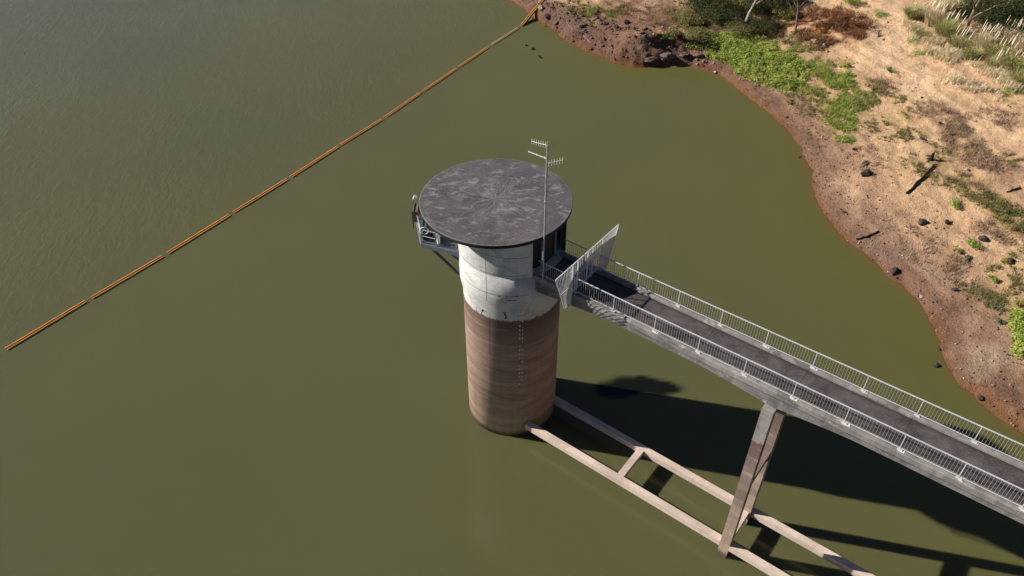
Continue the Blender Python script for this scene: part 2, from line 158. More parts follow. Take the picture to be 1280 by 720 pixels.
# ---------------------------------------------------------------- materials
class NT:
    def __init__(s, name):
        s.m = bpy.data.materials.new(name); s.m.use_nodes = True; s.t = s.m.node_tree
        s.p = s.t.nodes['Principled BSDF']; s.geo = s.n('ShaderNodeNewGeometry'); s.tc = s.n('ShaderNodeTexCoord')
    def n(s, ty, **kw):
        x = s.t.nodes.new(ty)
        for k, v in kw.items(): setattr(x, k, v)
        return x
    def l(s, a, b): s.t.links.new(a, b)
    def set(s, sock, v):
        if hasattr(v, 'links') or hasattr(v, 'is_linked'): s.l(v, sock)
        else: sock.default_value = v
    def noise(s, vec, scale, detail=4, rough=.55, dist=0):
        x = s.n('ShaderNodeTexNoise'); s.l(vec, x.inputs['Vector']); x.inputs['Scale'].default_value = scale
        x.inputs['Detail'].default_value = detail; x.inputs['Roughness'].default_value = rough; x.inputs['Distortion'].default_value = dist
        return x.outputs['Fac']
    def mapr(s, v, a, b, c=0, d=1, smooth=False):
        x = s.n('ShaderNodeMapRange'); x.interpolation_type = 'SMOOTHSTEP' if smooth else 'LINEAR'
        s.set(x.inputs['Value'], v)
        for k, w in zip(('From Min', 'From Max', 'To Min', 'To Max'), (a, b, c, d)): x.inputs[k].default_value = w
        return x.outputs['Result']
    def mix(s, f, a, b, mode='MIX'):
        x = s.n('ShaderNodeMix', data_type='RGBA', blend_type=mode)
        s.set(x.inputs[0], f)
        for sk, v in ((x.inputs[6], a), (x.inputs[7], b)):
            if isinstance(v, tuple): sk.default_value = v if len(v) == 4 else (*v, 1)
            else: s.l(v, sk)
        return x.outputs[2]
    def math(s, op, a, b=0, c=0):
        x = s.n('ShaderNodeMath', operation=op); s.set(x.inputs[0], a); s.set(x.inputs[1], b); s.set(x.inputs[2], c); return x.outputs[0]
    def scalevec(s, vec, sc):
        x = s.n('ShaderNodeMapping'); s.l(vec, x.inputs[0]); x.inputs['Scale'].default_value = sc; return x.outputs[0]
    def sep(s, vec):
        x = s.n('ShaderNodeSeparateXYZ'); s.l(vec, x.inputs[0]); return x.outputs
    def bump(s, h, strength, dist=.02):
        x = s.n('ShaderNodeBump'); s.l(h, x.inputs['Height']); x.inputs['Strength'].default_value = strength; x.inputs['Distance'].default_value = dist
        s.l(x.outputs[0], s.p.inputs['Normal']); return x
    def out(s, col, rough=.8, spec=.3, metal=0):
        s.set(s.p.inputs['Base Color'], col if not isinstance(col, tuple) else (*col[:3], 1))
        s.set(s.p.inputs['Roughness'], rough); s.p.inputs['Specular IOR Level'].default_value = spec; s.p.inputs['Metallic'].default_value = metal
        return s.m
def simple(name, c, rough=.7, var=.25, scale=3, bump=.15, spec=.3, metal=0, c2=None):
    t = NT(name); P = t.geo.outputs['Position']
    f = t.noise(P, scale, 5)
    c2 = c2 or tuple(v*(1-var) for v in c)
    col = t.mix(t.mapr(f, .35, .65), c2, c)
    if bump: t.bump(t.noise(P, scale*6, 4), bump, .02)
    return t.out(col, rough, spec, metal)
def concrete(name, top, mid, low, line=11.35, lightpatch=0.0, streak=.5, wetz=.45, blotch=.35):
    """weathered concrete; below the high-water line it carries silt stains in level bands"""
    t = NT(name); P = t.geo.outputs['Position']; z = t.sep(P)[2]
    big = t.noise(P, .55, 5, .6); fine = t.noise(P, 6, 6, .65); sp = t.noise(P, 40, 3, .6)
    st = t.noise(t.scalevec(P, (2.2, 2.2, .16)), 1.5, 4, .6)
    zz = t.math('ADD', z, t.math('MULTIPLY', t.math('SUBTRACT', t.noise(t.scalevec(P, (1, 1, .5)), 1.4, 6, .7), .5), .7))
    zz = t.math('ADD', zz, t.math('MULTIPLY', t.mapr(t.noise(t.scalevec(P, (3, 3, .12)), 1.6, 4, .6), .55, .75), -.45))     # runs below the tide line
    bands = t.noise(t.scalevec(P, (.04, .04, .9)), 1.0, 4, .6)
    bands2 = t.noise(t.scalevec(P, (.1, .1, 4)), 1.0, 3, .6)
    cl = t.mix(t.mapr(zz, 2.0, 7.5, 0, 1, True), low, mid)
    cl = t.mix(t.mapr(bands, .40, .62, .0, .6), cl, tuple(v*.6 for v in mid))
    cl = t.mix(t.mapr(bands2, .45, .7, 0, .14), cl, tuple(min(1, v*1.5) for v in low))
    cl = t.mix(t.mapr(st, .5, .75, 0, .35), cl, tuple(v*.5 for v in mid))
    # dark line at and just below the high-water mark
    dk = t.math('MULTIPLY', t.mapr(zz, line-2.6, line-.3, 0, 1), t.mapr(zz, line+.05, line-.02, 0, 1))
    cl = t.mix(t.math('MULTIPLY', dk, .8), cl, (.10, .06, .055))
    tb = t.noise(t.scalevec(P, (.25, .25, 1.6)), 1.0, 6, .65, .3); cl = t.mix(t.mapr(tb, .5, .62, 0, .45), cl, tuple(v*.5 for v in mid)); cl = t.mix(t.mapr(tb, .44, .34, 0, .4), cl, tuple(min(1, v*1.25) for v in low))
    wet = t.mapr(t.math('ADD', z, t.math('MULTIPLY', t.math('SUBTRACT', fine, .5), wetz*.5)), wetz*.5, wetz, .75, 0); cl = t.mix(wet, cl, (.05, .04, .03))
    ct = t.mix(t.mapr(st, .48, .78, 0, streak), top, tuple(v*.45 for v in top))
    ct = t.mix(t.mapr(t.noise(P, .8, 6, .7, .4), .44, .62, 0, blotch), ct, tuple(v*.42 for v in top))
    pt = t.noise(t.scalevec(P, (.5, .5, 1.6)), 1.3, 5, .7, .5); ct = t.mix(t.mapr(pt, .55, .66, 0, streak*2.2), ct, tuple(v*.5 for v in top))
    if lightpatch: ct = t.mix(t.mapr(t.noise(P, .9, 5, .7, .4), .6, .68, 0, lightpatch), ct, (.52, .50, .47))
    col = t.mix(t.mapr(zz, line-.06, line+.06), cl, ct)
    col = t.mix(t.mapr(fine, .3, .7, 0, .35), col, (.5, .5, .5), 'MULTIPLY')
    col = t.mix(t.mapr(sp, .62, .72, 0, .35), col, (.06, .055, .05))
    t.bump(t.math('ADD', fine, t.math('MULTIPLY', sp, .4)), .35, .02)
    return t.out(col, .88, .2)
M = {}
M['shaft'] = concrete('shaft_concrete', (.54, .545, .535), (.32, .22, .18), (.48, .355, .25), streak=.30)
M['pier'] = concrete('pier_concrete', (.27, .255, .24), (.22, .17, .145), (.44, .33, .26))
M['beam'] = concrete('beam_concrete', (.5, .5, .5), (.58, .46, .39), (.62, .50, .43), line=30, wetz=1.0)
M['bridge'] = concrete('bridge_concrete', (.215, .205, .208), (.3, .3, .3), (.3, .3, .3), line=2, lightpatch=.9, streak=.95, blotch=.75)
M['kerb'] = concrete('kerb_concrete', (.26, .24, .235), (.3, .3, .3), (.3, .3, .3), line=2, lightpatch=.5, streak=.7, blotch=.6)
def deck_mat():
    t = NT('deck_surface'); P = t.geo.outputs['Position']
    a = t.noise(P, .8, 6, .65, .3); b = t.noise(P, 9, 5, .7); c = t.noise(P, 60, 2)
    col = t.mix(t.mapr(a, .38, .66), (.042, .036, .039), (.105, .09, .09))
    col = t.mix(t.mapr(b, .55, .72, 0, .6), col, (.19, .16, .15))
    col = t.mix(t.mapr(c, .55, .7, 0, .4), col, (.03, .03, .03))
    dt = t.n('ShaderNodeVectorMath', operation='DOT_PRODUCT'); t.l(P, dt.inputs[0]); dt.inputs[1].default_value = (math.sin(R(37.6566)), math.cos(R(37.6566)), 0)
    e = t.math('ABSOLUTE', t.math('ADD', t.math('ADD', dt.outputs['Value'], .225), t.math('MULTIPLY', t.math('SUBTRACT', b, .5), .25)))
    col = t.mix(t.mapr(e, .84, 1.04, 0, .75), col, (.028, .024, .022))       # darker along both kerbs
    t.bump(b, .3, .01); return t.out(col, .9, .2)
M['deck'] = deck_mat()
def roof_mat():
    t = NT('roof_membrane'); P = t.geo.outputs['Position']
    v = t.n('ShaderNodeVectorMath', operation='SUBTRACT'); t.l(P, v.inputs[0]); v.inputs[1].default_value = (-.97, .35, 0)
    x, y, z = t.sep(v.outputs[0])
    ang = t.math('ARCTAN2', y, x); r = t.math('SQRT', t.math('ADD', t.math('MULTIPLY', x, x), t.math('MULTIPLY', y, y)))
    ang = t.math('ADD', ang, t.math('MULTIPLY', t.math('SUBTRACT', t.noise(P, .9, 4), .5), 1.1)); cx = t.n('ShaderNodeCombineXYZ'); t.l(t.math('MULTIPLY', t.math('COSINE', ang), 6), cx.inputs[0]); t.l(t.math('MULTIPLY', t.math('SINE', ang), 6), cx.inputs[1]); t.l(t.math('MULTIPLY', r, .5), cx.inputs[2])
    ray = t.noise(cx.outputs[0], 1.6, 5, .65)          # trowel and run-off marks fanning from the centre
    big = t.noise(P, .45, 5, .62, .6); fine = t.noise(P, 5, 6, .7)
    base = t.mix(t.mapr(big, .35, .65), (.064, .060, .067), (.112, .105, .114))
    rr = t.mapr(r, .3, 3.4, .8, .1)
    base = t.mix(t.math('MULTIPLY', t.mapr(ray, .46, .66), rr), base, (.25, .225, .235))
    pale = t.noise(t.scalevec(P, (.8, 1.3, 1)), 1.5, 7, .75, .5)
    base = t.mix(t.mapr(pale, .52, .68, 0, .8), base, (.29, .275, .285))
    rim = t.mapr(r, 4.58, 4.64, 0, .4); base = t.mix(rim, base, (.26, .225, .20))
    base = t.mix(t.mapr(fine, .3, .7, 0, .5), base, (.45, .45, .45), 'MULTIPLY')
    # rusty lichen near the mast side
    w = t.n('ShaderNodeVectorMath', operation='DISTANCE'); t.l(v.outputs[0], w.inputs[0]); w.inputs[1].default_value = (1.9, -3.4, 18.2)
    base = t.mix(t.math('MULTIPLY', t.mapr(w.outputs['Value'], 1.2, .2, 0, .6), t.mapr(t.noise(P, 6, 4, .7), .5, .64)), base, (.20, .14, .10))
    t.bump(fine, .3, .02); return t.out(base, .92, .15)
M['roof'] = roof_mat()
M['metal'] = simple('galvanised_rail', (.48, .50, .53), .45, .15, 5, .05, .5)
M['baluster'] = simple('dull_galvanised', (.30, .31, .31), .55, .25, 5, .05, .4)  # darker than the rails: shadow among the bars is put into the colour
M['gate'] = simple('galvanised_screen', (.56, .57, .59), .5, .15, 5, .05, .5)
M['dsteel'] = simple('dark_painted_steel', (.07, .085, .10), .5, .3, 4, .05, .4)
M['greysteel'] = simple('blue_grey_steel', (.16, .19, .22), .5, .3, 4, .05, .4)
M['white'] = simple('white_paint', (.80, .80, .78), .5, .15, 6, .05, .4)
M['plate'] = simple('pale_mortar', (.68, .66, .63), .8, .2, 12, .3, .2)
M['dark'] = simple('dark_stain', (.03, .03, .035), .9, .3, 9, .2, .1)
M['darkdoor'] = simple('dark_door', (.035, .037, .04), .7, .3, 3, .1, .2)
M['joint'] = simple('joint_grout', (.16, .13, .11), .9, .3, 9, .2, .1)
M['brownpanel'] = simple('brown_panel', (.20, .14, .10), .7, .3, 6, .1, .3)
M['alu'] = simple('aluminium_pole', (.42, .44, .46), .4, .25, 8, .05, .5)
M['boom'] = simple('boom_orange', (.36, .11, .02), .6, .35, 1.3, .1, .3, c2=(.22, .06, .015))
M['boomtop'] = simple('boom_orange_float', (.92, .50, .17), .45, .3, 1.7, .1, .4, c2=(.80, .38, .10))
M['boompale'] = simple('boom_faded_float', (.86, .68, .36), .5, .2, 1.7, .1, .4)
M['boomyel'] = simple('boom_yellow_float', (.85, .48, .12), .5, .3, 1.7, .1, .4)
M['chain'] = simple('rusty_coupling', (.10, .07, .05), .5, .3, 8, .05, .4)
M['rock'] = simple('dark_rock', (.055, .045, .045), .9, .4, 4, .8, .15, c2=(.022, .018, .018))
M['rockpale'] = simple('pale_rock', (.36, .29, .23), .9, .4, 4, .8, .15, c2=(.25, .18, .13))
M['rockbrown'] = simple('brown_rock', (.14, .10, .085), .9, .4, 3, .9, .15, c2=(.08, .055, .05))
M['charred'] = simple('charred_wood', (.02, .017, .016), .9, .3, 6, .6, .1)
M['driftwood'] = simple('driftwood', (.28, .24, .20), .9, .4, 6, .5, .1, c2=(.15, .12, .10))
M['bark'] = simple('bark', (.23, .17, .13), .9, .4, 4, .8, .1, c2=(.09, .065, .05))
M['deadbark'] = simple('bleached_bark', (.36, .31, .28), .9, .4, 4, .8, .1, c2=(.12, .10, .09))
def leaf(name, a, b, trans=.25):
    t = NT(name); P = t.geo.outputs['Position']; f = t.noise(P, 1.1, 3); g = t.noise(P, 14, 2)
    col = t.mix(t.mapr(f, .35, .65), a, b); col = t.mix(t.mapr(g, .35, .65, 0, .6), col, tuple(v*.45 for v in a))
    t.out(col, .6, .25)
    tr = t.n('ShaderNodeBsdfTranslucent'); t.l(col, tr.inputs['Color'])
    mx = t.n('ShaderNodeMixShader'); mx.inputs[0].default_value = trans
    o = t.t.nodes['Material Output']; t.l(t.p.outputs[0], mx.inputs[1]); t.l(tr.outputs[0], mx.inputs[2]); t.l(mx.outputs[0], o.inputs['Surface'])
    return t.m
LEAF = {
 'bright': leaf('bright_leaf', (.18, .28, .045), (.32, .42, .08)),
 'weed': leaf('weed_leaf', (.25, .34, .06), (.50, .54, .13), .35),
 'yellow': leaf('yellow_leaf', (.26, .27, .05), (.38, .34, .09)),
 'olive': leaf('olive_leaf', (.15, .15, .045), (.32, .27, .10)),
 'greygreen': leaf('grey_leaf', (.14, .16, .09), (.24, .25, .14)),
 'dark': leaf('dark_leaf', (.035, .05, .015), (.09, .10, .03)),
 'orange': leaf('orange_leaf', (.35, .15, .035), (.50, .24, .06)),
 'dead': leaf('dead_twig', (.24, .155, .105), (.42, .28, .19), .05),
 'rust': leaf('rust_twig', (.17, .07, .035), (.34, .15, .065), .05),
 'straw': leaf('straw_blade', (.66, .54, .33), (.82, .72, .50), .25),
 'reed': leaf('reed_blade', (.30, .33, .09), (.55, .50, .22), .3),
 'gum': leaf('gum_leaf', (.05, .07, .025), (.13, .15, .05)),
}
# ---------------------------------------------------------------- terrain and water
def axis(a, b, st, far):
    core = list(np.arange(a, b+st*.5, st)); lo = []; hi = []; s = st; p = a
    while p > -far: s *= 1.35; p -= s; lo.append(p)
    s = st; p = core[-1]
    while p < far: s *= 1.35; p += s; hi.append(p)
    return np.array(lo[::-1]+core+hi)
def grid(xs, ys):
    X, Y = np.meshgrid(xs, ys); n, m = X.shape
    i = np.arange(n*m).reshape(n, m)
    F = np.stack([i[:-1, :-1], i[:-1, 1:], i[1:, 1:], i[1:, :-1]], -1).reshape(-1, 4)
    return X.ravel(), Y.ravel(), F
X, Y, F = grid(axis(-4, 82, .27, 1800), axis(-10, 98, .27, 1800))
Z = height(X, Y); D = sdist(X, Y)
PAL = {'sand_light': (.72, .56, .38), 'green': (.16, .20, .05), 'olive': (.42, .35, .17), 'dry': (.34, .24, .15), 'red': (.20, .08, .045),
       'rock': (.145, .10, .088), 'red_rock': (.205, .125, .092), 'pink': (.46, .32, .25), 'grey': (.40, .33, .26), 'orange': (.58, .33, .15), 'dark_soil': (.09, .065, .04)}
sand = np.array((.60, .44, .285)); gravel = np.array((.31, .21, .155)); wet = np.array((.17, .085, .05))
wob = (fbm(X, Y, 5, 4, 50)-.5)*6
g = smooth(9, 1.0, D+wob)[:, None]
C3 = sand*(1-g)+gravel*g
n1 = fbm(X, Y, 2.2, 4, 90)[:, None]; C3 = C3*(.80+.44*n1)
fur = fbm(X*.45+Y*.0, D*2.6, 1.4, 3, 91); C3 = C3*(.86+.30*fur)[:, None]
ridge = smooth(.78, .98, np.sin(2*np.pi*(D/2.1+(fbm(X, Y, 9, 4, 95)-.5)*1.5)))*smooth(1.5, 4, D)*smooth(30, 20, D)*smooth(.34, .52, fbm(X, Y, 8, 2, 96)); C3 = C3*(1-ridge[:, None]*.4)+np.array((.74, .56, .38))*ridge[:, None]*.4
rill = smooth(.80, .98, np.sin(2*np.pi*(D/2.1+.38+(fbm(X, Y, 9, 4, 95)-.5)*1.5+(fbm(X, Y, 3, 3, 97)-.5)*.5)))*smooth(.8, 2, D)*smooth(26, 14, D)*smooth(.42, .62, fbm(X, Y, 6, 2, 98)); C3 = C3*(1-.34*rill[:, None])        # furrows left by the falling waterline
pk = smooth(.55, .72, fbm(X, Y, 3.4, 4, 92))[:, None]*.45; C3 = C3*(1-pk)+np.array((.42, .285, .22))*pk
nb = fbm(X, Y, 1.5, 4, 93)
for (cx, cy, ax, ay, bx, by, c, st) in BLOBS:
    det = ax*by-ay*bx
    u = ((X-cx)*by-(Y-cy)*bx)/det; v = ((Y-cy)*ax-(X-cx)*ay)/det
    r = np.sqrt(u*u+v*v)+(nb-.5)*1.3
    f = (smooth(1.25, .55, r)*st)[:, None]
    if c in ('green', 'olive', 'dry', 'red'): f = f*smooth(.34, .60, fbm(X, Y, .8, 3, 94))[:, None]
    C3 = C3*(1-f)+np.array(PAL[c])*(.75+.5*n1)*f
db = smooth(2.6, .6, D+(fbm(X, Y, 2.5, 3, 59)-.5)*3)[:, None]*.6; C3 = C3*(1-db)+np.array((.165, .10, .078))*(.7+.6*n1)*db
w = smooth(.7, .05, D+(nb-.5)*1.0)[:, None]; C3 = C3*(1-w*.75)+wet*w*.75
C3 = C3*np.array((1.0, .91, .84))
org = (smooth(-1.0, -.1, D)*smooth(.35, 0, D)*smooth(.42, .6, fbm(X, Y, 6, 2, 33)))[:, None]*.5
C3 = C3*(1-org)+np.array((.20, .10, .035))*org
def ground_mat():
    t = NT('dry_ground'); P = t.geo.outputs['Position']
    a = t.n('ShaderNodeVertexColor'); a.layer_name = 'albedo'
    f = t.noise(P, 1.7, 7, .7); h = t.noise(P, 9, 5, .7); k = t.n('ShaderNodeTexVoronoi'); t.l(P, k.inputs['Vector']); k.inputs['Scale'].default_value = 5
    f2 = t.noise(P, .55, 6, .7, .6); f3 = t.noise(t.scalevec(P, (1, 1, 5)), 3.2, 5, .75)
    col = t.mix(t.mapr(f, .38, .62), a.outputs['Color'], (.82, .78, .76), 'MULTIPLY')
    col = t.mix(t.mapr(f2, .5, .66, 0, .5), col, (.80, .74, .71), 'MULTIPLY')
    col = t.mix(t.mapr(f3, .58, .68, 0, .6), col, (.45, .38, .34), 'MULTIPLY')
    col = t.mix(t.mapr(h, .58, .70, 0, .4), col, (.09, .055, .042))
    col = t.mix(t.mapr(h, .42, .30, 0, .4), col, (.52, .42, .32))
    dot = t.math('MULTIPLY', t.mapr(k.outputs['Distance'], .22, .12), t.mapr(t.noise(P, .6, 3), .42, .60)); col = t.mix(t.math('MULTIPLY', dot, .7), col, (.06, .04, .03))
    t.bump(t.math('ADD', f, t.math('MULTIPLY', h, .45)), 1.0, .5)
    return t.out(col, .95, .1)
terr = npmesh('ground', np.stack([X, Y, Z], 1), F, ground_mat(), colors={'albedo': C3}, flat=False)
tag(terr, kind='structure')
wX, wY, wF = grid(axis(-4, 44, .3, 2600), axis(-10, 90, .3, 2600))
wD = sdist(wX, wY)
sh = np.zeros((len(wX), 3)); sh[:, 0] = smooth(-1.0, -.05, wD+(fbm(wX, wY, 2.0, 3, 12)-.5)*1.2)
def dark_patch(x, y):
    u = (x-10.2)/3.2; v = (y-1.75+.16*(x-10.2))/1.0; u2 = (x-7.9)/2.0; v2 = (y-1.35)/1.0; q = np.minimum(np.sqrt(u*u+v*v), np.sqrt(u2*u2+v2*v2))+(fbm(x, y, 1.3, 3, 8)-.5)*.5
    return smooth(1.05, .72, q)
sh[:, 1] = dark_patch(wX, wY); sh[:, 2] = np.exp(-np.clip(-wD, 0, None)/16)*(.6+.6*fbm(wX, wY, 14, 3, 19))
def water_mat():
    t = NT('turbid_water'); P = t.geo.outputs['Position']; x, y, z = t.sep(P)
    a = t.n('ShaderNodeVertexColor'); a.layer_name = 'shallow'
    big = t.noise(P, .035, 3, .5)
    deep = t.mix(t.mapr(big, .35, .65), (.086, .089, .046), (.096, .095, .045))
    deep = t.mix(t.sep(a.outputs['Color'])[2], deep, (.100, .096, .026))      # yellower towards the bank
    col = t.mix(t.math('MULTIPLY', t.sep(a.outputs['Color'])[0], .5), deep, (.15, .075, .022))
    col = t.mix(t.sep(a.outputs['Color'])[1], col, (.006, .008, .005))       # dark soft-edged patch off the tower
    # beyond the boom the breeze ruffles the surface; inside it is calmer
    side = t.math('ADD', t.math('MULTIPLY', x, -.861), t.math('MULTIPLY', t.math('SUBTRACT', y, 5.6), .508))
    side = t.math('SUBTRACT', side, 35.2)
    ruff = t.mapr(side, -3, 4, .16, 1, True)
    mp = t.n('ShaderNodeMapping'); t.l(P, mp.inputs[0]); mp.inputs['Rotation'].default_value = (0, 0, R(28)); mp.inputs['Scale'].default_value = (1.0, .38, 1)
    w1 = t.noise(mp.outputs[0], 1.5, 5, .6, .8); w2 = t.noise(P, 5.5, 3, .6, .4); w3 = t.noise(P, .5, 2)
    hgt = t.math('ADD', t.math('MULTIPLY', w1, .8), t.math('MULTIPLY', w2, .18))
    hgt = t.math('MULTIPLY', hgt, t.math('MULTIPLY', ruff, t.mapr(t.noise(P, .07, 3), .3, .7, .5, 1.1)))
    t.bump(hgt, .55, .18)
    t.out(col, .13, .5); t.p.inputs['IOR'].default_value = 1.333
    t.p.subsurface_method = 'RANDOM_WALK' if hasattr(t.p, 'subsurface_method') else None
    t.p.inputs['Subsurface Weight'].default_value = 1
    t.p.inputs['Subsurface Radius'].default_value = (1.0, 1.0, .8); t.p.inputs['Subsurface Scale'].default_value = .9
    return t.m
wat = npmesh('water', np.stack([wX, wY, 0*wX], 1), wF, water_mat(), colors={'shallow': sh}, flat=False)
tag(wat, kind='structure')
def gz(x, y): return float(height(np.array([x]), np.array([y]))[0])
# ---------------------------------------------------------------- intake tower
tower = thing('intake_tower', 'round concrete intake tower, whitewashed above and brown-stained below, under a dark disc roof', 'tower')
RS = 3.22; RU = 3.40; DZ = 15.05
bm = bmesh.new(); lathe(bm, [(RS, -4), (RS, 11.9), (RU, 12.9), (RU, DZ)], 160)
sh_o = fin('shaft', bm, M['shaft'], tower)
for p in sh_o.data.polygons: p.use_smooth = abs(p.normal.z) < .6
A0, A1 = R(-11), R(291)
bm = bmesh.new(); arcwall(bm, RU-.32, RU, DZ, 17.93, A0, A1, 140)
cw = fin('chamber_wall', bm, M['shaft'], tower)
bm = bmesh.new(); lathe(bm, [(4.60, 18.165), (4.67, 18.175), (4.67, 18.20), (4.64, 18.215)], 160, (-.97, .35))
ro = fin('roof', bm, M['roof'], tower)
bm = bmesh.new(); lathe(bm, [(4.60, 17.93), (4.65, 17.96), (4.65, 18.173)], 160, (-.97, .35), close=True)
e_ = fin('roof_edge', bm, M['dark'], tower)  # near-black: weathered, with the front edge's shade put into the colour
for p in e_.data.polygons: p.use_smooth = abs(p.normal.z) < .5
# casting joints: thin recesses' shadow lines as shallow proud fillets
for z, r in ((16.55, RU), (15.2, RU), (13.6, RU)):
    bm = bmesh.new(); arcwall(bm, r+.002, r+.006, z, z+.03, R(182), R(288), 60); fin('casting_joint', bm, M['joint'], tower)
for a, z0, z1, r in ((-117, .1, 11.2, RS), (-117.5, 12.9, 17.0, RU), (-96, 13.0, 14.6, RU), (-60, .1, 11.2, RS)):
    bm = bmesh.new(); arcwall(bm, r+.001, r+.006, z0, z1, R(a-.12), R(a+.12), 1); fin('vertical_joint', bm, M['joint'], tower)
# steel gauge marks climbing the shaft and old fixings
z = 12.0; k = 0
while z > 5.2:
    a = R(-79.5)
    for da in (-.028, .028):
        if (k*7+int(da > 0)*3) % 5 == 4: continue
        r = RS+.008+(.17*(z-11.9) if z > 11.9 else 0)
        bm = bmesh.new(); box(bm, (r*math.cos(a+da), r*math.sin(a+da), z), .03, .075, .09 if k % 3 else .15, Matrix.Rotation(a+da, 3, 'Z')); fin('gauge_mark', bm, M['plate'], tower)
    z -= .36; k += 1
for a, z, w, h in ((-125.5, 11.75, .10, .20), (-98.5, 12.1, .24, .05), (-97.6, 11.95, .09, .20), (-96.9, 11.65, .12, .16), (-103, 13.55, .16, .05), (-85, 13.6, .3, .03), (-90, 13.3, .5, .03)):
    r = (RS if z < 11.9 else RS+.18*min(1, z-11.9))+.002; a = R(a)
    bm = bmesh.new(); box(bm, (r*math.cos(a), r*math.sin(a), z), .03, w, h, Matrix.Rotation(a, 3, 'Z') @ Matrix.Rotation(.3*math.sin(z*9), 3, 'X')); fin('old_fixing', bm, M['dark'], tower)
# added dark sheet and edge strips that paint the shade inside the opening
bm = bmesh.new(); arcwall(bm, 2.70, 2.78, DZ+.004, 17.925, R(-66), R(-14), 24); fin('door', bm, M['darkdoor'], tower)
for a in (-68.95, -11.05):
    bm = bmesh.new(); arcwall(bm, RU-.30, RU-.02, DZ+.003, 17.92, R(a-.15 if a > -20 else a-.02), R(a+.02 if a > -20 else a+.15), 1); fin('door_frame', bm, M['darkdoor'], tower)
# posts that carry the slab across the bridge opening, seen in the dark behind the rail
for a in (-52, -24):
    bm = bmesh.new(); tube(bm, [(2.9*math.cos(R(a)), 2.9*math.sin(R(a)), DZ), (2.9*math.cos(R(a)), 2.9*math.sin(R(a)), 17.93)], .07, 10); fin('column', bm, M['greysteel'], tower)
# ---------------------------------------------------------------- footbridge in its own frame (s along, o across)
TH = R(-37.6566); U = Vector((math.cos(TH), math.sin(TH), 0)); N = Vector((-U.y, U.x, 0))
def B(s, o, z): return U*s+N*o+Vector((0, 0, z))
OC = -.225; HW = 1.325; S0 = 3.05; S1 = 59.0
bridge = thing('footbridge', 'long narrow concrete footbridge with pale metal railings running to the intake tower', 'footbridge')
def soprof(bm, prof, s0, s1):
    a = [bm.verts.new(B(s0, o, z)) for o, z in prof]; b = [bm.verts.new(B(s1, o, z)) for o, z in prof]; n = len(prof)
    for i in range(n): bm.faces.new((a[i], a[(i+1) % n], b[(i+1) % n], b[i]))
    bm.faces.new(a[::-1]); bm.faces.new(b)
s = S0
while s < S1-.1:                                      # precast slabs with open joints
    e = min(s+5.316, S1); bm = bmesh.new()
    soprof(bm, [(OC-1.50, 14.80), (OC+1.50, 14.80), (OC+1.50, 15.02), (OC-1.50, 15.02)], s+.008, e-.008); s = e; fin('deck_slab', bm, M['deck'], bridge)
for sd in (-1, 1):
    s = S0
    while s < S1-.1:
        e = min(s+5.316, S1); bm = bmesh.new()
        soprof(bm, [(OC+sd*1.09, 15.023), (OC+sd*1.09, 15.14), (OC+sd*1.10, 15.15), (OC+sd*1.48, 15.15), (OC+sd*1.52, 15.12), (OC+sd*1.52, 14.78), (OC+sd*1.505, 14.78), (OC+sd*1.505, 15.023)], s+.006, e-.006); s = e; fin('kerb', bm, M['kerb'], bridge)
def depth(s):
    """bottom of the haunched girder"""
    h = .0
    for p in (18.25, 38.5): h = max(h, .42*max(0, 1-abs(s-p)/4.2)**1.2)
    h = max(h, .55*max(0, 1-(s-3)/5.5)**1.2)
    return 14.36-h
for sd in (-1, 1):
    bm = bmesh.new(); rows = []
    ss = list(np.arange(S0+.1, S1, .4))
    for s in ss:
        zb = depth(s); a, b_ = OC+sd*1.02, OC+sd*1.40
        rows.append([bm.verts.new(B(s, o, z)) for o, z in ((a, zb), (b_, zb), (b_, 14.797), (a, 14.797))])
    for i in range(len(rows)-1):
        for k in range(4): bm.faces.new((rows[i][k], rows[i+1][k], rows[i+1][(k+1) % 4], rows[i][(k+1) % 4]))
    bm.faces.new(rows[0]); bm.faces.new(rows[-1][::-1])
    fin('girder', bm, M['bridge'], bridge)
for s in np.arange(4.5, S1, 4.6):
    bm = bmesh.new(); box(bm, B(s, OC, 14.60), .3, 2.036, .38, Matrix((U, N, Vector((0, 0, 1)))).transposed()); fin('cross_girder', bm, M['bridge'], bridge)
# railings: posts start where the photograph shows them
DS = 2.6579; RB = Matrix((U, N, Vector((0, 0, 1)))).transposed()
def railing(o, s_first, sd):
    posts = [s_first+DS*k for k in range(-3, 19) if s_first+DS*k > S0+.2 and s_first+DS*k < S1]
    start = S0+.15
    ends = [start]+posts
    bm = bmesh.new(); bar(bm, B(start, o, 16.235), B(posts[-1], o, 16.235), .06, .035); r = fin('railing', bm, M['metal'], bridge)
    for i in range(len(ends)-1):
        a, b_ = ends[i], ends[i+1]; dz = .004*math.sin(a*3)
        bm = bmesh.new(); box(bm, B((a+b_)/2, o, 15.26+dz), b_-a-.055, .045, .03, RB); fin('bottom_rail', bm, M['metal'], r)
    if o < 0: r['label'] = 'railing on the side facing the camera, its shadow falling on the deck'
    else: r['label'] = 'railing on the far side of the deck'
    for s in posts:
        bm = bmesh.new(); box(bm, B(s, o, 15.69), .04, .04, 1.06, RB); box(bm, B(s, o, 15.159), .20, .17, .016, RB); box(bm, B(s+.03, o, 15.18), .26, .20, .03, RB)
        fin('post', bm, M['metal'], r)
    for i in range(len(ends)-1):
        a, b_ = ends[i], ends[i+1]; n = max(2, round((b_-a)/.148)); bm = bmesh.new()
        for k in range(1, n):
            s = a+(b_-a)*k/n; bar(bm, B(s, o, 15.275), B(s, o, 16.217), .014, .014, up=N)
        fin('baluster_panel', bm, M['baluster'], r)
    return r
railing(-1.5506, 11.1094, -1); railing(1.1006, 8.4691, 1)
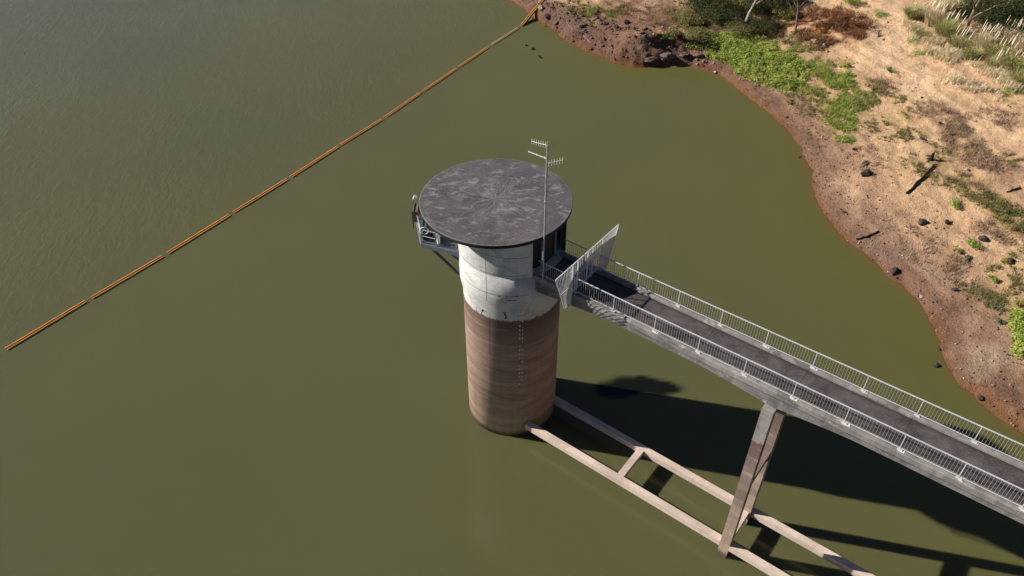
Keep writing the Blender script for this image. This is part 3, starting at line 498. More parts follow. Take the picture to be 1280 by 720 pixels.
for k in range(0, 17):                                # splashed mortar pads beside the railing posts
    for o, s in ((-1.56, 11.109+DS*k+.12), (1.11, 8.469+DS*k+.1)):
        if s < S1: bm = bmesh.new(); box(bm, B(s, o-.02, 15.155), .30+.1*math.sin(k*5), .20, .02, RB); fin('mortar_pad', bm, M['plate'], bridge)
# ---------------------------------------------------------------- bridge piers
def pier(s0, label):
    t = thing('bridge_pier', label, 'pier', tuple(B(s0, OC, 0)))
    off = B(s0, OC, 0)
    for sd in (-1, 1):
        bm = bmesh.new(); o = OC+sd*1.50
        box(bm, B(s0, o, 5.0)-off, .63, .56, 2*8.94, RB); fin('leg', bm, M['pier'], t, bevel=.02)
    for z in (7.35,):
        bm = bmesh.new(); box(bm, B(s0, OC, z)-off, .58, 2.436, .55, RB); fin('cross_beam', bm, M['pier'], t, bevel=.02)
    bm = bmesh.new(); box(bm, B(s0, OC, 13.70)-off, .56, 2.436, .42, RB); fin('cross_beam', bm, M['pier'], t, bevel=.02)
    return t
pier(18.25, 'tall two-legged concrete pier standing in the water under the footbridge')
# ---------------------------------------------------------------- low strut frame at the waterline
frame = thing('strut_frame', 'ladder-like frame of pale concrete beams just above the water between tower and pier', 'concrete frame')
for o in (-1.785, 1.335):
    for a, b_ in ((2.75, 17.93), (18.57, 45)):
        bm = bmesh.new(); box(bm, B((a+b_)/2, o, 1.12), b_-a, .45, .48, RB); fin('beam', bm, M['beam'], frame, bevel=.015)
for s in (10.4, 18.25, 27.5):
    bm = bmesh.new(); box(bm, B(s, -.225, 1.125), .46, 2.665, .46, RB); fin('cross_beam', bm, M['beam'], frame, bevel=.012)
# ---------------------------------------------------------------- security screen across the bridge
SG = 5.75; gate = thing('security_screen', 'fan-shaped screen of pale metal bars standing across the footbridge near the tower', 'security gate')
def G(o, z): return B(SG, OC+o, z)
top = 17.33
bm = bmesh.new()
bar(bm, G(-3.28, top), G(3.28, top), .05, .05, up=U)
for sd in (-1, 1):
    bar(bm, G(sd*3.28, top), G(sd*2.2, 14.45), .045, .045, up=U)
    bar(bm, G(sd*2.2, 14.45), G(sd*1.58, 14.35), .045, .045, up=U)
    bar(bm, G(sd*1.58, 14.35), G(sd*1.58, top-.03), .05, .05, up=U)
    bar(bm, G(sd*2.72, 15.85), G(sd*1.6, 15.85), .035, .035, up=U)
bar(bm, G(-1.56, 15.3), G(1.56, 15.3), .05, .05, up=U); bar(bm, G(-1.1, 16.3), G(1.1, 16.3), .04, .04, up=U)
for o in (-1.04, .0, .5): bar(bm, G(o, 15.05), G(o, top-.03), .05, .05, up=U)
fin('frame', bm, M['gate'], gate)
for sd in (-1, 1):
    bm = bmesh.new(); n = 10
    for k in range(n+1):
        f = k/n; to = 1.68+(3.22-1.68)*f; bo = 1.62+(2.17-1.62)*f
        bar(bm, G(sd*bo, 14.40+.06*f), G(sd*to, top+.10), .024, .024, up=U)
    fin('wing', bm, M['gate'], gate)
bm = bmesh.new()
for k in range(18):
    o = -1.48+2.96*k/17; bar(bm, G(o, 15.12), G(o, top+.10), .022, .022, up=U)
fin('bar_panel', bm, M['gate'], gate)
bm = bmesh.new(); bar(bm, G(.1, 16.25)-U*.05, G(.45, 16.25)-U*.05, .05, .12, up=(0, 0, 1)); fin('lock_box', bm, M['dsteel'], gate)
for o in (-1.45, 1.45): bm = bmesh.new(); bar(bm, G(o, 16.9), G(o, 15.3)-U*1.2, .04, .04, up=N); fin('brace', bm, M['gate'], gate)
# ---------------------------------------------------------------- antenna mast
MX, MY = 1.84, -3.52
mast = thing('antenna_mast', 'tall thin mast with three small aerials beside the tower roof edge', 'antenna mast', (MX, MY, 14.6))
def ml(x, y, z): return Vector((x-MX, y-MY, z-14.6))
bm = bmesh.new(); tube(bm, [ml(MX, MY, 14.6), ml(MX, MY, 17.2)], .028, 8); tube(bm, [ml(MX, MY, 17.2), ml(MX-.01, MY, 21.5), ml(MX, MY, 24.42)], [.036, .034, .028], 8)
fin('pole', bm, M['alu'], mast)
bm = bmesh.new(); tube(bm, [ml(MX-.05, MY, 16.55), ml(MX-.05, MY, 17.25)], .06, 8); fin('insulator', bm, M['white'], mast)
for z in (15.6, 17.9, 20.6):
    bm = bmesh.new(); box(bm, ml(MX, MY+.05, z), .12, .16, .07)
    if z < 20: bar(bm, ml(MX, MY+.1, z+.002), ml(1.62, -3.0, z+.002), .04, .04)
    fin('bracket', bm, M['alu'], mast)
def yagi(a, b_, z, n, h, name='aerial', vert=True, taper=0):
    bm = bmesh.new(); a = Vector(a); b_ = Vector(b_); tube(bm, [ml(a.x, a.y, z), ml(b_.x, b_.y, z)], .018, 6)
    d = (b_-a).normalized(); side = Vector((0, 0, 1)) if vert else Vector((-d.y, d.x, 0))
    for k in range(n):
        f = .12+.86*k/max(1, n-1); p = ml(a.x+(b_.x-a.x)*f, a.y+(b_.y-a.y)*f, z); hh = h*(1-taper*k/n)
        tube(bm, [p-side*hh, p+side*hh], .011, 5)
    return fin(name, bm, M['white'], mast)
yagi((MX, MY), (1.02, -3.10), 24.2, 7, .17)
yagi((MX, MY), (.88, -2.80), 23.4, 3, .07)
yagi((MX, MY), (2.72, -3.12), 23.08, 6, .19)
bm = bmesh.new(); tube(bm, [ml(MX+.16+.15*math.cos(a), MY+.15*math.sin(a)*.6, 24.25+.15*math.sin(a)) for a in np.linspace(-2.6, 2.4, 16)], .009, 5); fin('loop_aerial', bm, M['dsteel'], mast)
bm = bmesh.new(); tube(bm, [ml(MX-.2+.16*math.cos(a), MY, 22.1+.16*math.sin(a)) for a in np.linspace(0, 6.28, 18)], .008, 5); fin('cable_loop', bm, M['dsteel'], mast)
bm = bmesh.new(); tube(bm, [ml(MX+.05, MY-.02, z) for z in np.linspace(15, 24.2, 24)], .012, 5); fin('cable', bm, M['dsteel'], mast)
# ---------------------------------------------------------------- service platform on the lake side
plat = thing('service_platform', 'small steel service balcony with white rails bracketed to the left of the tower', 'platform')
PA, PB, PC, PD = Vector((-3.28, -.80, 0)), Vector((-5.72, .13, 0)), Vector((-6.30, 2.75, 0)), Vector((-3.1, 3.3, 0))
zp = 15.05
bm = bmesh.new()
lo = [bm.verts.new(p+Vector((0, 0, zp-.08))) for p in (PA, PB, PC, PD)]; hi = [bm.verts.new(p+Vector((0, 0, zp))) for p in (PA, PB, PC, PD)]
bm.faces.new(lo[::-1]); bm.faces.new(hi)
for i in range(4): bm.faces.new((lo[i], lo[(i+1) % 4], hi[(i+1) % 4], hi[i]))
fin('floor', bm, M['dsteel'], plat)
z = Vector((0, 0, zp-.2))
for a, b_ in ((PA, PB), (PB, PC), (PC, PD)): bm = bmesh.new(); bar(bm, a+z, b_+z, .12, .34); fin('edge_beam', bm, M['greysteel'], plat)
for p, q in ((PA.lerp(PB, .72), (-3.17, -.55, 12.75)), (PD.lerp(PC, .72), (-2.6, 1.9, 12.75))):
    bm = bmesh.new(); bar(bm, p+Vector((0, 0, zp-.3)), q, .13, .13); fin('brace', bm, M['dsteel'], plat)
bm = bmesh.new(); bar(bm, PA.lerp(PB, .25)+Vector((0, 0, zp-.3)), (-3.32, -.6, 14.2), .08, .08); fin('brace', bm, M['dsteel'], plat)
rp = [PA.lerp(PB, f) for f in (.08, .62, 1.0)]+[PB.lerp(PC, f) for f in (.5, 1.0)]+[PC.lerp(PD, .5)]
for p in rp: bm = bmesh.new(); bar(bm, p+Vector((0, 0, zp-.1)), p+Vector((0, 0, zp+1.05)), .045, .045, up=(1, 0, 0)); fin('post', bm, M['metal'], plat)
for zz in (1.03, .55):
    bm = bmesh.new(); tube(bm, [a+Vector((0, 0, zp+zz)) for a in rp[1:]], .024, 6); fin('rail', bm, M['metal'], plat)
bm = bmesh.new(); q = PA.lerp(PB, .70)+Vector((.35, .2, zp))
tube(bm, [q, q+Vector((0, 0, .75))], .10, 12); fin('pipe_stub', bm, M['white'], plat)
hoist = thing('winch', 'dark round winch drum on the service balcony left of the tower', 'winch', tuple(PA.lerp(PB, .86)+Vector((.1, .55, zp))))
bm = bmesh.new(); tube(bm, [(-.32, 0, .45), (.32, 0, .45)], .30, 16); fin('drum', bm, M['dark'], hoist)
bm = bmesh.new(); box(bm, (-.36, 0, .3), .06, .5, .6); box(bm, (.36, 0, .3), .06, .5, .6); box(bm, (0, 0, .03), .85, .6, .06); fin('winch_frame', bm, M['greysteel'], hoist)
bm = bmesh.new(); tube(bm, [(-.2+.26*math.cos(a), -.45, .95+.26*math.sin(a)) for a in np.linspace(.4, 6.5, 22)], .022, 6); fin('crank_wheel', bm, M['white'], hoist)
cab = thing('control_cabinet', 'brown control cabinet in a dark frame at the outer corner of the service balcony', 'cabinet', tuple(PB.lerp(PC, .78)+Vector((-.02, 0, zp))))
bm = bmesh.new(); box(bm, (0, 0, .85), .30, .95, .80); fin('body', bm, M['brownpanel'], cab, bevel=.015)
bm = bmesh.new()
for y in (-.52, .52):
    bar(bm, (-.17, y, 0), (-.17, y, 1.35), .05, .05, up=(1, 0, 0)); bar(bm, (.17, y, 0), (.17, y, 1.3), .05, .05, up=(1, 0, 0))
bar(bm, (-.17, -.52, 1.33), (-.17, .52, 1.33), .05, .05); bar(bm, (-.17, -.52, .35), (-.17, .52, .35), .05, .05); fin('frame', bm, M['dsteel'], cab)
lampo = thing('floodlight', 'small white floodlight on a short post at the outer corner of the service balcony', 'floodlight', tuple(PC+Vector((.08, .25, zp))))
bm = bmesh.new(); bar(bm, (0, 0, 0), (0, 0, 1.55), .04, .04, up=(1, 0, 0)); fin('post', bm, M['white'], lampo)
bm = bmesh.new(); box(bm, (-.06, 0, 1.45), .22, .30, .22, Matrix.Rotation(R(25), 3, 'Y')); fin('lamp_head', bm, M['white'], lampo, bevel=.02)
# ---------------------------------------------------------------- floating boom
from math import hypot
EP = [((-45.4, -.75), (-41.30, 5.05)), ((-40.91, 5.59), (-36.8, 11.53)), ((-36.52, 11.85), (-32.25, 17.79)), ((-31.99, 18.15), (-27.87, 24.36)), ((-27.65, 24.7), (-23.56, 30.8)),
      ((-23.31, 31.18), (-19.29, 37.49)), ((-19.16, 37.75), (-15.23, 43.61)), ((-15.0, 43.99), (-11.31, 50.29)), ((-11.04, 50.72), (-7.21, 57.16)), ((-6.92, 57.63), (-3.18, 63.88)),
      ((-2.86, 64.4), (.92, 70.43)), ((1.27, 71.0), (4.0, 76.2)), ((4.1, 76.5), (7.2, 83.0))]
BL = ['cut off by the left edge', 'leftmost whole', 'second whole from the left', 'third whole from the left', 'fourth whole from the left', 'fifth whole from the left', 'sixth whole from the left',
      'fourth out from the pale', 'third out from the pale', 'orange one next to the pale', 'faded pale', 'yellow-orange one running up onto the shore,', 'topmost one lying on the shore,']
def boomseg(a, b_, za, zb, top, label):
    L = math.dist((*a, za), (*b_, zb))-.06; rz = math.atan2(b_[1]-a[1], b_[0]-a[0])
    t = thing('boom_segment', label, 'floating boom', (a[0], a[1], za), rz, 'floating boom segments across the water')
    t.rotation_euler = (0, -math.asin((zb-za)/L), rz)
    for y in (-.15, .15):
        bm = bmesh.new(); tube(bm, [(.0, y, .06), (.05, y, .06), (L-.05, y, .06), (L, y, .06)], [.04, .052, .052, .04], 10); fin('float_pipe', bm, top, t)
    bm = bmesh.new(); box(bm, (L/2, 0, -.005), L-.1, .215, .03)
    fin('web', bm, M['boom'], t)
    bm = bmesh.new()
    tube(bm, [(L-.05, .0, .02), (L+.36, 0, -.01)], .008, 6); fin('tether', bm, M['chain'], t)
    bm = bmesh.new(); box(bm, (L/2, 0, -.2), L-.1, .03, .36); fin('skirt', bm, M['dark'], t)
for i, (a, b_) in enumerate(EP):
    za = max(0, gz(*a)) if i >= 11 else 0; zb = max(0, gz(*b_)) if i >= 11 else 0
    mm = M['boompale'] if i == 10 else M['boomyel'] if i > 10 else M['boomtop']
    lab = (BL[i]+' twin-pipe floating boom segment') if i < 10 else (BL[i]+' twin-pipe boom segment'+(' near the top shore' if i == 10 else ''))
    boomseg(a, b_, za+(.12 if za > 0 else 0), zb+(.12 if zb > 0 else 0), mm, 'orange '+lab if i < 9 else lab)
# ---------------------------------------------------------------- rocks and debris
def rockmesh(size, seed, sub=3, sq=.6):
    bm = bmesh.new(); bmesh.ops.create_icosphere(bm, subdivisions=sub, radius=1)
    rr = random.Random(seed); axs = [Vector((rr.uniform(-1, 1), rr.uniform(-1, 1), rr.uniform(-1, 1))).normalized() for _ in range(9)]
    cuts = [rr.uniform(.55, .85) for _ in axs]
    sx, sy = rr.uniform(.85, 1.25), rr.uniform(.7, 1.0)
    for v in bm.verts:
        p = v.co.copy()
        for a, c in zip(axs, cuts):
            d = p.dot(a)
            if d > c: p -= a*(d-c)*.9
        n = float(fbm(np.array([p.x*2+seed]), np.array([p.y*2+p.z*3]), .6, 3, seed)[0])-.5
        p *= 1+.55*n
        v.co = Vector((p.x*sx, p.y*sy, p.z*sq))*size
    return bm
for i, (x, y, s, lab) in enumerate(ROCKS):
    mat = M['rockpale'] if ('pale' in lab or 'white' in lab or 'pinkish' in lab) and 'slope' not in lab and 'above the' not in lab else M['rockbrown'] if 'brown' in lab[:30] or 'ledge' in lab else M['rock']
    if lab.startswith('pale') or 'white stone' in lab: mat = M['rockpale']
    if 'dark' in lab[:6] or 'black' in lab[:14] or 'small dark' in lab: mat = M['rock']
    if 'ledge' in lab: mat = M['rockbrown']
    r = s*.5*1.15
    o = fin('rock', rockmesh(r, i+3, 3, .75), mat)
    o.location = (x, y, max(gz(x, y), -.1)+r*.28); o.rotation_euler = (0, 0, i*1.7)
    if 'ledge' in lab and 'before' not in lab: o.rotation_euler = (0, .1*math.sin(i), -.15+.3*math.sin(i*2)); o.scale = (1.35, 1.1, .8)
    tag(o, lab, 'rock', 'rocks on the shore')
def branch(pts, r, label, mat, cat='log', name='log'):
    P = [Vector((x, y, gz(x, y)+r*.8)) for x, y in pts]
    Q = [P[0].lerp(P[1], f) for f in (0, .35, .7)]+[P[1].lerp(P[2], f) for f in (0, .35, .7, 1)]
    for k, q in enumerate(Q): q += Vector((math.sin(k*2.1), math.cos(k*3.3), .3*math.sin(k)))*r*.45
    bm = bmesh.new(); tube(bm, Q, [r*(.5+.5*math.sin(math.pi*(.25+.6*k/6))) for k in range(7)], 8)
    for k in (2, 4): tube(bm, [Q[k], Q[k]+Vector((r*3, -r*2, r*3))], [r*.4, r*.15], 5)
    o = fin(name, bm, mat); tag(o, label, cat); return o
for (x1, y1, x2, y2, x3, y3, r, lab) in LOGS:
    branch([(x1, y1), (x2, y2), (x3, y3)], r, lab, M['charred'] if 'charred' in lab or 'dark' in lab else M['driftwood'], 'log' if r > .12 else 'stick', 'log' if r > .12 else 'stick')
x, y = STUMP[0]; bm = bmesh.new(); z = gz(x, y)
tube(bm, [(0, 0, -.1), (0, 0, .2), (.03, .02, .75), (.1, 0, 1.0)], [.30, .2, .15, .03], 8)
for a in (0.4, 2.0, 3.6, 5.0): tube(bm, [(0, 0, .15), (.5*math.cos(a), .5*math.sin(a), -.02)], [.12, .04], 6)
o = fin('stump', bm, M['charred']); o.location = (x, y, z); tag(o, 'black burnt stump above the charred log on the slope', 'stump')
for i, ((x, y), lab) in enumerate((((1.98, 64.27), 'smallest dark floating snag, leftmost of three off the boom end'), ((2.84, 63.23), 'dark floating snag, middle of three off the boom end'), ((3.75, 60.68), 'dark floating snag, lowest of three off the boom end'))):
    bm = bmesh.new(); r = .13+.04*(i > 0)
    tube(bm, [(-r*1.6, 0, .02), (-r*.5, .03, .07), (r*.6, 0, .08), (r*1.5, -.03, .05), (r*2.2, .0, .12)], [r*.35, r*.8, r*.7, r*.4, r*.15], 7); tube(bm, [(0, 0, .1), (.05, .1, .3)], [.035, .01], 5)
    o = fin('snag', bm, M['charred']); o.location = (x, y, 0); o.rotation_euler.z = i*1.1; tag(o, lab, 'snag', 'snags floating off the shore')
# loose stones: one mesh of small stones on the bank
def scatter_stones():
    n = 5000; sx, sy = [], []
    px = rng.uniform(0, 62, n*10); py = rng.uniform(-6, 84, n*10); d = sdist(px, py)
    keep = (d > -.15) & (rng.random(len(d)) < np.exp(-np.clip(d, 0, None)/4.5)*.9+.05); px, py, d = px[keep][:n], py[keep][:n], d[keep][:n]
    base = np.array([(1, 0, 0), (-1, 0, 0), (0, 1, 0), (0, -1, 0), (0, 0, .7), (0, 0, -.7)], float)
    tri = np.array([(0, 2, 4), (2, 1, 4), (1, 3, 4), (3, 0, 4), (2, 0, 5), (1, 2, 5), (3, 1, 5), (0, 3, 5)])
    qx = rng.uniform(-2, 27, 5200); qy = rng.uniform(50, 86, 5200); dq = sdist(qx, qy); kk = (dq > -.1) & (dq < 7) & (fbm(qx, qy, 2.5, 3, 66) > .48); qx, qy = qx[kk], qy[kk]
    nb_ = len(px); px = np.concatenate([px, qx]); py = np.concatenate([py, qy])
    m = len(px); s = .035+.11*rng.random(m)**3; s[nb_:] = .07+.26*rng.random(m-nb_)**3; a = rng.uniform(0, 6.28, m)
    jit = base[None]*(.7+.6*rng.random((m, 6, 1))); c, sn = np.cos(a), np.sin(a)
    V = np.stack([jit[:, :, 0]*c[:, None]-jit[:, :, 1]*sn[:, None], jit[:, :, 0]*sn[:, None]+jit[:, :, 1]*c[:, None], jit[:, :, 2]], -1)*s[:, None, None]
    V += np.stack([px, py, height(px, py)+s*.2], -1)[:, None]
    Fc = (tri[None]+6*np.arange(m)[:, None, None]).reshape(-1, 3)
    val = rng.random(m)*(1-.45*(smooth(26, 16, px)*smooth(48, 54, py))); col = np.where(val[:, None] < .60, np.array([(.085, .06, .05)]), np.where(val[:, None] < .95, np.array([(.23, .155, .12)]), np.array([(.42, .33, .25)])))*(.7+.6*rng.random((m, 1)))
    t = NT('loose_stone'); a_ = t.n('ShaderNodeVertexColor'); a_.layer_name = 'albedo'; t.out(a_.outputs['Color'], .9, .15)
    o = npmesh('gravel', V.reshape(-1, 3), Fc, t.m, colors={'albedo': np.repeat(col, 6, 0)})
    tag(o, kind='stuff', label='loose stones strewn over the bare bank', cat='gravel')
scatter_stones()
# ---------------------------------------------------------------- foliage
def quads(P, size, upb=0.3, aspect=.5, r=None, nrm=None):
    """leaf quads at points P: (V, F)"""
    r = r or rng; n = len(P)
    d = r.normal(size=(n, 3)); d[:, 2] = d[:, 2]*.6
    d /= np.linalg.norm(d, axis=1)[:, None]
    nn = r.normal(size=(n, 3)) + np.array([0, 0, upb*3])
    if nrm is not None: nn = nn*.6+nrm
    side = np.cross(d, nn); side /= np.linalg.norm(side, axis=1)[:, None]+1e-9
    s = (size*(.6+.8*r.random(n)))[:, None]
    a = P-d*s*.5; b = P+side*s*aspect*.5; c = P+d*s*.5; e = P-side*s*aspect*.5
    V = np.stack([a, b, c, e], 1).reshape(-1, 3); F = np.arange(4*n).reshape(-1, 4)
    return V, F
def blades(P, h, w, lean, r=None):
    """tapered three-segment blades rooted at P"""
    r = r or rng; n = len(P); a = r.uniform(0, 6.28, n); L = h*(.6+.6*r.random(n)); ln = lean*r.random(n)*L
    dx, dy = np.cos(a), np.sin(a); w = w*(.7+.6*r.random(n)); rows = []
    for f, wf in ((0, 1), (.45, .9), (.8, .6), (1, .05)):
        cx = P[:, 0]+dx*ln*f*f; cy = P[:, 1]+dy*ln*f*f; cz = P[:, 2]+L*(f-.35*lean*f*f*r.random())
        for sg in (-1, 1): rows.append(np.stack([cx-dy*w*wf*sg*.5, cy+dx*w*wf*sg*.5, cz], -1))
    V = np.stack(rows, 1).reshape(-1, 3)
    q = np.array([(0, 1, 3, 2), (2, 3, 5, 4), (4, 5, 7, 6)]); F = (q[None]+8*np.arange(n)[:, None, None]).reshape(-1, 4)
    return V, F
def disc(n, r=None):
    r = r or rng; a = r.uniform(0, 6.2832, n); q = np.sqrt(r.random(n)); return q*np.cos(a), q*np.sin(a)
# ground cover: masses nobody could count
acc = {}
for (k, cx, cy, ax, ay, bx, by, n) in COVER:
    u, v = disc(n); f = .45+.75*rng.random(n)**.6*1.0; px = cx+(u*ax+v*bx)*f; py = cy+(u*ay+v*by)*f
    keep = (sdist(px, py) > 1.2) & (fbm(px, py, 1.6, 3, 70) > {'weed': .42, 'thin': .53}.get(k, .47)); px, py = px[keep], py[keep]
    acc.setdefault(k, []).append(np.stack([px, py, height(px, py)], -1))
def clumps(P, per, rad, hgt, size, aspect, upb):
    n = len(P); u = rng.normal(size=(n, per, 3)); u /= np.linalg.norm(u, axis=2)[:, :, None]; u[:, :, 2] = np.abs(u[:, :, 2])
    sc = (.4+1.1*rng.random(n)**1.5)[:, None, None]
    q = u*np.array([rad, rad, hgt])*sc*(.55+.45*rng.random((n, per, 1)))
    V, F = quads((P[:, None]+q).reshape(-1, 3), size, upb, aspect, nrm=u.reshape(-1, 3)); return V, F
V, F_ = clumps(np.concatenate(acc['weed']), 40, .48, .55, .17, .75, .9); T_ = np.concatenate(acc['thin']); T_ = np.repeat(T_, 15, 0)+rng.normal(size=(len(T_)*15, 3))*np.array([.30, .30, 0]); V2, F2 = blades(T_, .34, .05, 1.2)
tag(npmesh('weeds', np.concatenate([V, V2]), np.concatenate([F_, F2+len(V)]), LEAF['weed']), kind='stuff', label='bright green leafy weeds covering the damp ground along the bay', cat='weeds')
V, F_ = clumps(np.concatenate(acc['olive']), 20, .30, .2, .13, .5, .3); P = np.concatenate(acc['olive']); P = np.repeat(P, 9, 0)+rng.normal(size=(len(P)*9, 3))*np.array([.18, .18, 0])
V2, F2 = blades(P, .3, .03, .8)
o = npmesh('grass', np.concatenate([V, V2]), np.concatenate([F_, F2+len(V)]), LEAF['olive']); tag(o, kind='stuff', label='olive grass in patches and bands over the slope', cat='grass')
P = np.concatenate(acc['dead']); P = np.repeat(P, 16, 0)+rng.normal(size=(len(P)*16, 3))*np.array([.28, .28, .0])
V, F_ = blades(P, .42, .035, 1.1); V2, F2 = quads(P[::3]+np.array([0, 0, .08]), .22, .5, .25)
o = npmesh('dead_brush', np.concatenate([V, V2]), np.concatenate([F_, F2+len(V)]), LEAF['dead']); tag(o, kind='stuff', label='brown dead twigs and dry brush lying on the sand', cat='dead brush')
P = np.concatenate(acc['rust']); P = np.repeat(P, 16, 0)+rng.normal(size=(len(P)*16, 3))*np.array([.28, .28, .0])
V, F_ = blades(P, .5, .05, 1.1); V2, F2 = quads(P[::3]+np.array([0, 0, .15]), .2, .5, .4)
o = npmesh('dry_brush', np.concatenate([V, V2]), np.concatenate([F_, F2+len(V)]), LEAF['rust']); tag(o, kind='stuff', label='rusty red dried brush above the weeds', cat='dry brush')
P = np.concatenate(acc['straw']); P = np.repeat(P, 10, 0)+rng.normal(size=(len(P)*10, 3))*np.array([.25, .25, .0])
V, F_ = blades(P, .8, .05, 1.3)
o = npmesh('straw', V, F_, LEAF['straw']); tag(o, kind='stuff', label='fallen straw and dry grass around the reed bed', cat='straw')
def shrub(x, y, rad, h, kind, label):
    big = rad > 1.4; rad *= 1.3 if big else 1.0
    z = gz(x, y); r = np.random.default_rng(int(abs(x*131+y*17)) % 99991)
    t = thing('shrub', label, 'shrub', (x, y, z), 0, 'shrubs on the bank')
    nl = max(4, int((9 if big else 7)*rad)); V = []; bm = bmesh.new(); Ps = []; Ns = []
    for k in range(nl):
        a = r.uniform(0, 6.28); q = rad*.75*math.sqrt(r.random()); c = np.array([q*math.cos(a), q*math.sin(a), h*(.35+.4*r.random())*(1-.4*q/rad)])
        cr = rad*(.28+.22*r.random()); m = int(260*cr*cr+60)
        d = r.normal(size=(m, 3)); d /= np.linalg.norm(d, axis=1)[:, None]; Ps.append(c+d*np.array([cr, cr, cr*.8*min(1, h/rad)])*(.45+.6*r.random((m, 1))**.5)); Ns.append(d)
        tube(bm, [(0, 0, -.1), tuple(c*.5+np.array([0, 0, .05])), tuple(c)], [.05, .03, .012], 5)
    P = np.concatenate(Ps); P[:, 2] = np.maximum(P[:, 2], .03); V, F_ = quads(P, .15 if rad > 1.2 else .12, .3, .55, r, np.concatenate(Ns))
    npmesh('foliage', V, F_, LEAF[kind], t); fin('stem', bm, M['bark'], t)
for a in SHRUBS: shrub(*a)
def reed(x, y, rad, h, kind, label):
    z = gz(x, y); r = np.random.default_rng(int(abs(x*37+y*71)) % 99991)
    t = thing('reed_clump', label, 'reeds', (x, y, z), 0, 'clumps of the reed bed')
    n = int(420*rad*rad); u, v = disc(n, r); P = np.stack([u*rad*.7, v*rad*.7, 0*u-.05], -1)
    V, F_ = blades(P, h, .075, 1.0, r); npmesh('leaf_blades', V, F_, LEAF['straw' if kind == 'straw' else 'reed'], t)
    n2 = int(n*(.6 if kind == 'mixed' else .25)); V, F_ = blades(P[:n2]*1.05, h*.9, .05, 1.3, r); npmesh('dry_blades', V, F_, LEAF['straw'], t)
    if kind != 'green':
        for k in range(16 if kind == 'straw' else 8):
            bm = bmesh.new(); bs = bmesh.new()
            a = r.uniform(0, 6.28); q = rad*.9*r.random(); b0 = Vector((q*math.cos(a), q*math.sin(a), 0)); lean = Vector((.45+.25*r.random(), .15+.3*r.random(), 1.5)).normalized()
            tp = b0+lean*(h*(.8+.35*r.random())); tube(bs, [b0, tp], [.02, .012], 5); fin('stalk', bs, M['driftwood'], t); tube(bm, [tp, tp+lean*.35, tp+lean*(.8+.4*r.random())], [.02, .05, .02], 6); fin('plume', bm, M['plume'], t)
M['plume'] = simple('reed_plume', (.72, .62, .46), .9, .2, 8, .3, .1)
for a in REEDS: reed(*a)
def grow(bm, p, d, L, r, lvl, tips, rr):
    pts = [p]; rs = [r]; n = 5; q = p.copy(); dd = d.copy()
    for k in range(n):
        dd = (dd+Vector((rr.uniform(-.16, .16), rr.uniform(-.16, .16), rr.uniform(-.03, .12)))).normalized(); q = q+dd*L/n; pts.append(q.copy()); rs.append(r*(1-.55*(k+1)/n))
    tube(bm, pts, rs, 7 if lvl < 2 else 5)
    if lvl >= 3: tips.append(pts[-1]); return
    for k in range(3 if lvl else 5):
        f = (.55+.45*k/4) if lvl == 0 else (.4+.3*k); i = min(n, int(f*n)); a = rr.uniform(0, 6.28)
        nd = (dd*.7+Vector((math.cos(a), math.sin(a), .25))*.75).normalized(); grow(bm, pts[i], nd, L*(.5 if lvl == 0 else .62), rs[i]*.62, lvl+1, tips, rr)
    if lvl: tips.append(pts[-1])
def tree(x, y, kind, label, h, r0):
    z = gz(x, y); rr = random.Random(int(x*13+y)); r = np.random.default_rng(int(abs(x*13+y*7)))
    t = thing('tree', label, 'tree', (x, y, z), 0, 'trees above the bank')
    bm = bmesh.new(); tips = []; grow(bm, Vector((0, 0, -.2)), Vector((.05, .08, 1)).normalized(), h*.62, r0, 0, tips, rr)
    fin('trunk', bm, M['bark'], t)
    Ps = []
    for tp in tips:
        m = 26; d = r.normal(size=(m, 3))*np.array([.42, .42, .3]); Ps.append(np.array(tp)+d)
    V, F_ = quads(np.concatenate(Ps), .19, .2, .4, r); npmesh('crown', V, F_, LEAF['gum'], t)
for (x, y, k, lab, h, r0) in TREES: tree(x, y, k, lab, h, r0)
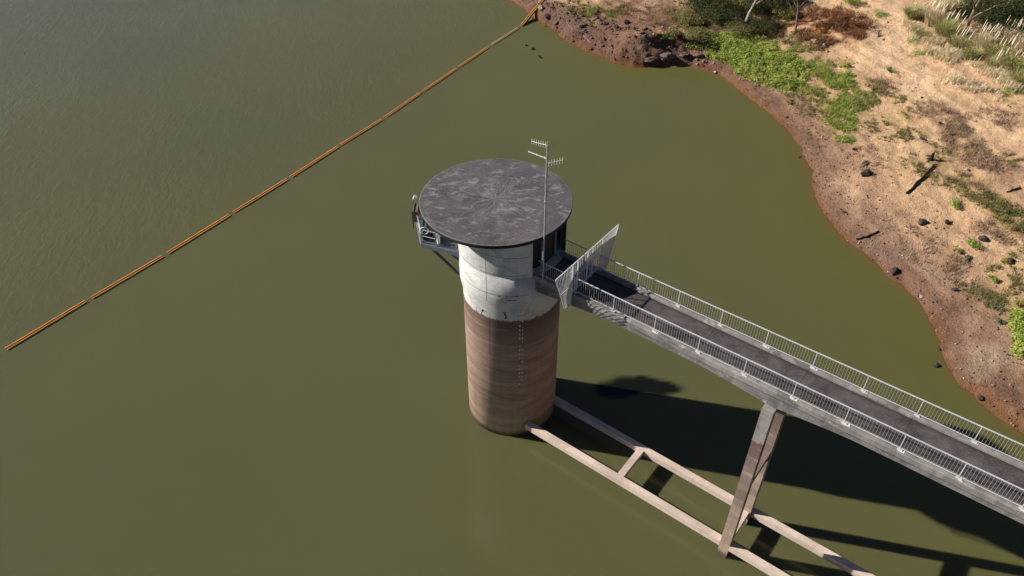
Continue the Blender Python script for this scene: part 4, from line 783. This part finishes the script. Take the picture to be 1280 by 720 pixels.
# dead grey tree leaning out of the bushes
(x0, y0), (x1, y1) = DEAD_TREE; z0 = gz(x0, y0)
t = thing('dead_tree', 'bleached leafless tree leaning out of the dark bushes at the top', 'dead tree', (x0, y0, z0))
dv = Vector((x1-x0, y1-y0, 0)); dv = Vector((dv.x*.55, dv.y*.25, 0))
bm = bmesh.new(); A = Vector((0, 0, -.2)); Bp = Vector((dv.x*.35+.3, dv.y*.35, 2.0)); Cp = Vector((dv.x+1.2, dv.y, 5.2))
tube(bm, [A, A.lerp(Bp, .5)+Vector((.12, 0, 0)), Bp, Bp.lerp(Cp, .45)+Vector((-.15, 0, .1)), Cp], [.3, .26, .2, .14, .04], 8); fin('trunk', bm, M['deadbark'], t)
for k, (f, dx, dz, L) in enumerate(((.3, .8, .7, 2.2), (.5, -.7, .5, 1.5), (.6, .9, .8, 1.8), (.15, -1, .3, 2.4), (.8, -.4, 1, 1.1))):
    bm = bmesh.new(); p = Bp.lerp(Cp, f) if k != 3 else Bp*.5; q = p+Vector((dx, -.2, dz)).normalized()*L
    tube(bm, [p, p.lerp(q, .5)+Vector((.08, .1, .1)), q], [.12, .08, .02], 6); tube(bm, [p.lerp(q, .55), p.lerp(q, .55)+Vector((dx*.2, .3, .6))], [.03, .008], 5); fin('branch', bm, M['deadbark'], t)
# ---------------------------------------------------------------- light, sky, camera
EL, AZ = R(29.0), R(167.5)                            # sun elevation and direction (from +x, counter-clockwise)
w = bpy.data.worlds.new('World'); S.world = w; w.use_nodes = True; nt = w.node_tree
sky = nt.nodes.new('ShaderNodeTexSky'); sky.sky_type = 'NISHITA'; sky.sun_disc = False; sky.sun_elevation = EL; sky.sun_rotation = R(90)-AZ
sky.altitude = 100; sky.air_density = .42; sky.dust_density = .35; sky.ozone_density = 1.0
bg = nt.nodes['Background']; bg.inputs[1].default_value = .05; nt.links.new(sky.outputs[0], bg.inputs[0])
sl = bpy.data.lights.new('sun', 'SUN'); sl.energy = 5.0; sl.angle = R(.53); sl.color = (1.0, .93, .83)
so = bpy.data.objects.new('sun', sl); COL.objects.link(so)
dirv = Vector((math.cos(EL)*math.cos(AZ), math.cos(EL)*math.sin(AZ), math.sin(EL)))
so.rotation_euler = dirv.to_track_quat('Z', 'Y').to_euler(); so.location = dirv*80
cd = bpy.data.cameras.new('camera'); cd.sensor_width = 36; cd.lens = 984.5622/1280*36; cd.clip_start = .5; cd.clip_end = 6000
co = bpy.data.objects.new('camera', cd); COL.objects.link(co); co.location = (0, -39.5029, 45.3115); co.rotation_euler = (R(90-40.6677), 0, 0)
S.camera = co
S.view_settings.view_transform = 'Standard'; S.view_settings.look = 'None'; S.view_settings.gamma = 1; S.view_settings.exposure = .85
S.render.engine = 'CYCLES'
